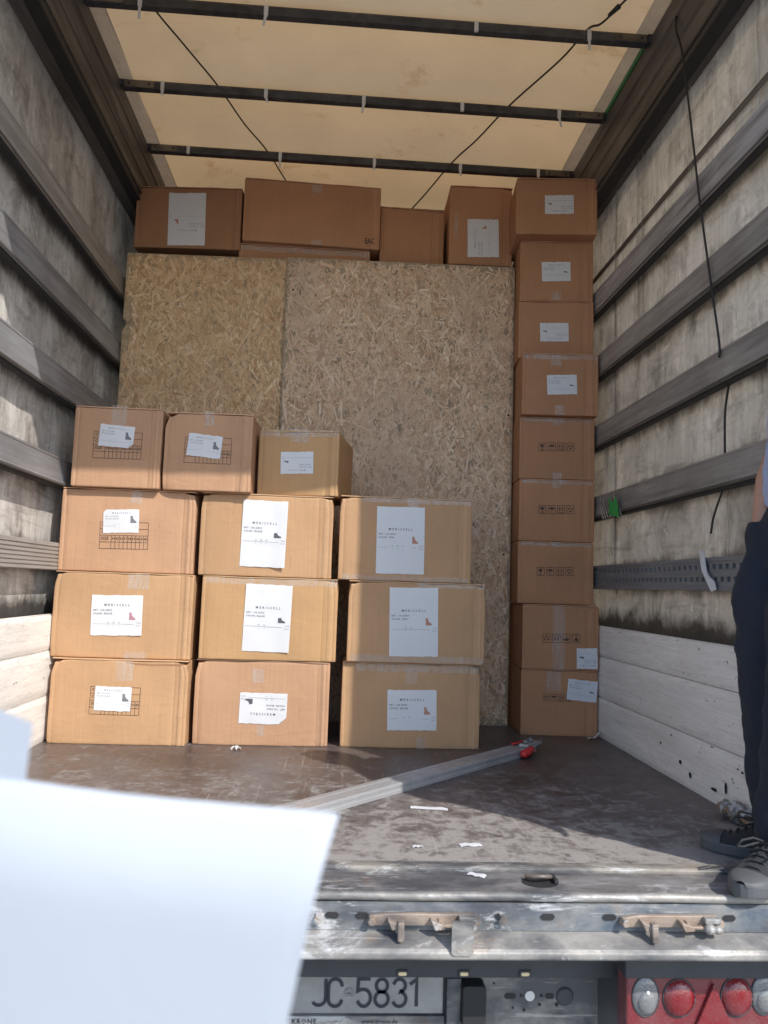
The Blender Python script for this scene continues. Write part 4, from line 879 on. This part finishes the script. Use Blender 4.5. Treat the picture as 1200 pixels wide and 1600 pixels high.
# ------------------------------------------------------------------ person standing at the right rear corner
PX, PY = 1.14, 1.95
person = thing('person', (PX, PY, 0), 'person in navy trousers and pale blue shirt, hand in pocket, cut off at right edge', 'person')
def skinned(mb, name, mat, vox, it=6):
    o = mb.build(name, mat, person, smooth=True)
    r = o.modifiers.new('remesh', 'REMESH'); r.mode = 'VOXEL'; r.voxel_size = vox; r.use_smooth_shade = True
    s = o.modifiers.new('smooth', 'SMOOTH'); s.factor = .5; s.iterations = it
    if mat in ('navy', 'shirt'):
        tx = bpy.data.textures.new('folds', 'CLOUDS'); tx.noise_scale = .085; tx.noise_depth = 2
        d = o.modifiers.new('folds', 'DISPLACE'); d.texture = tx; d.strength = .026; d.mid_level = .5
    return o
# the figure faces -x; +y is its right side
legs = {1: [(1.140, 2.000, .90), (1.112, 2.030, .70), (1.124, 2.062, .48), (1.160, 2.086, .28), (1.178, 2.092, .09)],
        -1: [(1.145, 1.860, .90), (1.120, 1.880, .70), (1.122, 1.915, .48), (1.125, 1.960, .28), (1.125, 1.995, .09)]}
m = MB()
for s, P in legs.items():
    m.tube(P, [(.098, .090), (.098, .090), (.088, .082), (.083, .082), (.082, .084)], 16, (1, 0, 0))
    m.tube([P[-1], (P[-1][0], P[-1][1], .070)], [(.078, .080), (.079, .081)], 16, (1, 0, 0))
m.tube([(1.138, 1.935, .78), (1.148, 1.92, .86), (1.152, 1.90, .95), (1.152, 1.895, .98)], [(.095, .155), (.098, .16), (.092, .155), (.085, .145)], 20, (1, 0, 0))
m.tube([(1.102, 2.05, .83), (1.074, 2.05, .78), (1.050, 2.045, .70), (1.065, 2.045, .58)], [.030, .042, .048, .03], 10)   # hand inside the pocket
trs = skinned(m, 'trousers', 'navy', .011, 5)
m = MB()
m.tube([(1.154, 1.905, .935), (1.152, 1.89, 1.0), (1.132, 1.835, 1.15), (1.120, 1.785, 1.30), (1.115, 1.76, 1.42), (1.112, 1.75, 1.475), (1.112, 1.748, 1.50)],
       [(.104, .172), (.103, .172), (.100, .165), (.108, .18), (.095, .18), (.07, .12), (.055, .07)], 22, (1, 0, 0))
m.tube([(1.12, 1.91, 1.42), (1.148, 1.965, 1.36), (1.172, 2.005, 1.30)], [.060, .058, .058], 14)
m.tube([(1.12, 1.605, 1.42), (1.145, 1.575, 1.34), (1.17, 1.57, 1.22)], [.060, .060, .063], 14)
skinned(m, 'shirt', 'shirt', .011, 5)
m = MB()   # continuous body: torso core, neck, head, arms, hand
def hd(x, y, z): return (x-.035, y-.330, z)
m.tube([(1.15, 1.89, .98), (1.13, 1.82, 1.2), (1.115, 1.76, 1.42), (1.112, 1.75, 1.48), (1.112, 1.738, 1.56), (1.112, 1.735, 1.60)], [(.08, .13), (.08, .13), (.08, .14), (.055, .06), (.052, .052), (.055, .055)], 18, (1, 0, 0))
m.ball(hd(1.145, 2.065, 1.665), (.095, .075, .115), 20, 14); m.ball(hd(1.098, 2.065, 1.60), (.05, .048, .042), 12, 9)
m.tube([hd(1.058, 2.065, 1.685), hd(1.038, 2.065, 1.645), hd(1.052, 2.065, 1.632)], [.009, .016, .012], 8)
for s in (-1, 1): m.ball(hd(1.155, 2.065+s*.078, 1.66), (.020, .010, .032), 10, 8)
m.tube([hd(1.062, 2.045, 1.598), hd(1.055, 2.065, 1.597), hd(1.062, 2.085, 1.598)], [.007, .009, .007], 8)
m.tube([(1.12, 1.92, 1.42), (1.175, 2.015, 1.28), (1.200, 2.080, 1.19), (1.146, 2.085, 1.04), (1.112, 2.068, .89), (1.096, 2.058, .80)], [.05, .046, .043, .041, .032, .030], 14)
m.tube([(1.12, 1.60, 1.42), (1.17, 1.572, 1.22), (1.19, 1.575, 1.14), (1.20, 1.61, .98), (1.20, 1.63, .90)], [.05, .045, .042, .034, .028], 14)
def hn(x, y, z): return (x+.05, y-.19, z)
m.tube([hn(1.15, 1.82, .90), hn(1.143, 1.82, .85), hn(1.138, 1.82, .81)], [(.020, .034), (.019, .044), (.015, .042)], 12, (1, 0, 0))
for k, (dy, L) in enumerate(((-.032, .062), (-.011, .072), (.010, .076), (.031, .066))):
    m.tube([hn(1.138, 1.82+dy, .815), hn(1.128, 1.82+dy*1.05, .815-L*.5), hn(1.112, 1.82+dy, .815-L*.8), hn(1.10, 1.82+dy, .815-L)], [.0095, .009, .0085, .007], 8)
m.tube([hn(1.135, 1.862, .865), hn(1.115, 1.872, .835), hn(1.10, 1.868, .805)], [.012, .010, .008], 8)
body = skinned(m, 'body', 'skin', .006, 3)
m = MB(); m.grid(lambda u, v: (1.120+.103*sin(v*1.75)*cos(2*pi*u), 1.735+.084*sin(v*1.75)*sin(2*pi*u), 1.678+.112*cos(v*1.75)+(.05*max(0, -cos(2*pi*u)) if v > .8 else 0)+.004*mnoise.noise((u*30, v*14, 0))), 40, 14)
m.build('hair', 'hair', person, smooth=True)
for s in (-1, 1):
    e = MB().ball((1.027, 1.735+s*.032, 1.672), .0125, 12, 8).build('eye', 'eye', person, smooth=True)
    MB().ball((1.0165, 1.735+s*.032, 1.671), (.004, .006, .006), 10, 6).build('iris', 'iris', e, smooth=True)
def shoe(heel, toe, z, mat):
    h = Vector((*heel, z)); t = Vector((*toe, z)); ax = (t-h).normalized(); L = (t-h).length; sd = Vector((-ax.y, ax.x, 0))
    def W(a): return .5*(.072+.030*math.exp(-((a-.70)/.24)**2)-.006*math.exp(-((a-.4)/.14)**2))
    def outline(a): return W(a)*math.sqrt(max(0, 1-max(0, (a-.80)/.2)**2.2))*math.sqrt(max(0, 1-max(0, (.12-a)/.12)**2.2))
    A = [0, .006, .02, .05, .09, .15, .22, .3, .4, .5, .6, .7, .78, .84, .89, .93, .96, .985, 1]
    so = MB(); n = len(A)
    for z0, gz in ((.0, .96), (.006, 1.02), (.026, 1.03), (.030, 1.0)):
        so.v += [tuple(h+ax*L*a+sd*outline(a)*gz+Vector((0, 0, z0+.004*max(0, (a-.85)/.15)))) for a in A]+[tuple(h+ax*L*a-sd*outline(a)*gz+Vector((0, 0, z0+.004*max(0, (a-.85)/.15)))) for a in A[::-1]]
    k = 2*n
    for j in range(3): so.f += [(j*k+i, j*k+(i+1) % k, (j+1)*k+(i+1) % k, (j+1)*k+i) for i in range(k)]
    so.f += [tuple(range(k-1, -1, -1)), tuple(3*k+i for i in range(k))]
    o = so.build('shoe', 'sole', person, fix=True)
    o['label'] = 'dark lace-up sneaker'
    def top(a): return .030+(.070 if a < .30 else .070-.052*min(1, (a-.30)/.42))+(.012*max(0, 1-abs(a-.06)/.1))-(.012*max(0, (a-.82)/.18))
    up = MB(); ns = 12
    for a in A[1:-1]:
        for q in range(ns+1):
            th = pi*q/ns; wv = outline(a)*.985; hz = max(.012, top(a)-.028)
            up.v.append(tuple(h+ax*L*a+sd*wv*cos(th)*(1-.22*sin(th)*(a < .5))+Vector((0, 0, .028+hz*sin(th)**.75))))
    m1 = ns+1
    up.f = [(i*m1+q, i*m1+q+1, (i+1)*m1+q+1, (i+1)*m1+q) for i in range(n-3) for q in range(ns)]
    up.build('upper', mat, o, smooth=True, fix=True)
    tc = MB()   # toe cap: a slightly proud front shell
    AA = [.76, .80, .84, .88, .92, .955, .98, .992]
    for a in AA:
        for q in range(ns+1):
            th = pi*q/ns; tc.v.append(tuple(h+ax*L*(a+.003)+sd*outline(a)*1.01*cos(th)+Vector((0, 0, .029+max(.012, top(a)-.026)*sin(th)**.72))))
    tc.f = [(i*m1+q, i*m1+q+1, (i+1)*m1+q+1, (i+1)*m1+q) for i in range(len(AA)-1) for q in range(ns)]
    tc.build('toe_cap', 'sole', o, smooth=True, fix=True)
    la = MB()
    for i in range(5):
        a = .40+.075*i; zt_ = .028+(top(a)-.028)+.004
        la.tube([h+ax*L*(a-.01)+sd*.030+Vector((0, 0, zt_-.014)), h+ax*L*a+sd*.012+Vector((0, 0, zt_)), h+ax*L*a-sd*.012+Vector((0, 0, zt_)), h+ax*L*(a+.012)-sd*.030+Vector((0, 0, zt_-.014))], .0031, 6)
    p0 = h+ax*L*.38+Vector((0, 0, top(.38)+.004))
    for s in (-1, 1):
        la.tube([p0, p0+ax*.03+sd*s*.02+Vector((0, 0, .012)), p0+ax*.065+sd*s*.035+Vector((0, 0, .010)), p0+ax*.075+sd*s*.045+Vector((0, 0, -.004)), p0+ax*.05+sd*s*.038+Vector((0, 0, -.010)), p0+ax*.01+sd*s*.012], .0027, 6)
    la.build('laces', 'lace', o, smooth=True)
    an = MB().tube([h+ax*L*.17+Vector((0, 0, .05)), h+ax*L*.17+Vector((0, 0, .13))], .040, 14); an.build('sock', 'lace', o, smooth=True)
shoe((1.215, 2.065), (1.005, 2.235), .001, 'shoe')
shoe((1.130, 2.040), (.918, 1.848), .0, 'shoe')

# ------------------------------------------------------------------ sheets of paper held up close to the camera
TL, TR = Vector((-.266, .424, .6005)), Vector((-.066, .360, .5975)); dn = Vector((-.154, .253, -.949)).normalized()
nrm = (TR-TL).cross(dn).normalized()
if nrm.y > 0: nrm = -nrm
doc = thing('paper_document', TR+dn*.297, 'blurred white sheets of paper held up close at lower left', 'paper')
def leaf(TL, TR, off, bend, name):
    def f(u, v):
        p = TL.lerp(TR, u)+dn*.297*v-nrm*off
        c = max(0, .16-v)/.16; p -= nrm*bend*c*c; p += nrm*.004*sin(u*4+v*3)+nrm*.006*v*sin(u*2.2)
        return p
    return MB().grid(f, 16, 24).build(name, 'sheet', doc, smooth=True)
leaf(TL, TR, 0, .016, 'front_sheet')
leaf(TL+Vector((-.012, .0, .0)), TR+Vector((-.006, .0, -.003)), .0012, .014, 'middle_sheet')
def bf(u, v):
    return Vector((-.42, .47, .690)).lerp(Vector((-.2195, .411, .6325)), u)+dn*.28*v-nrm*(.004+.002*sin(v*3))
MB().grid(bf, 10, 12).build('back_sheet', 'sheet', doc, smooth=True)
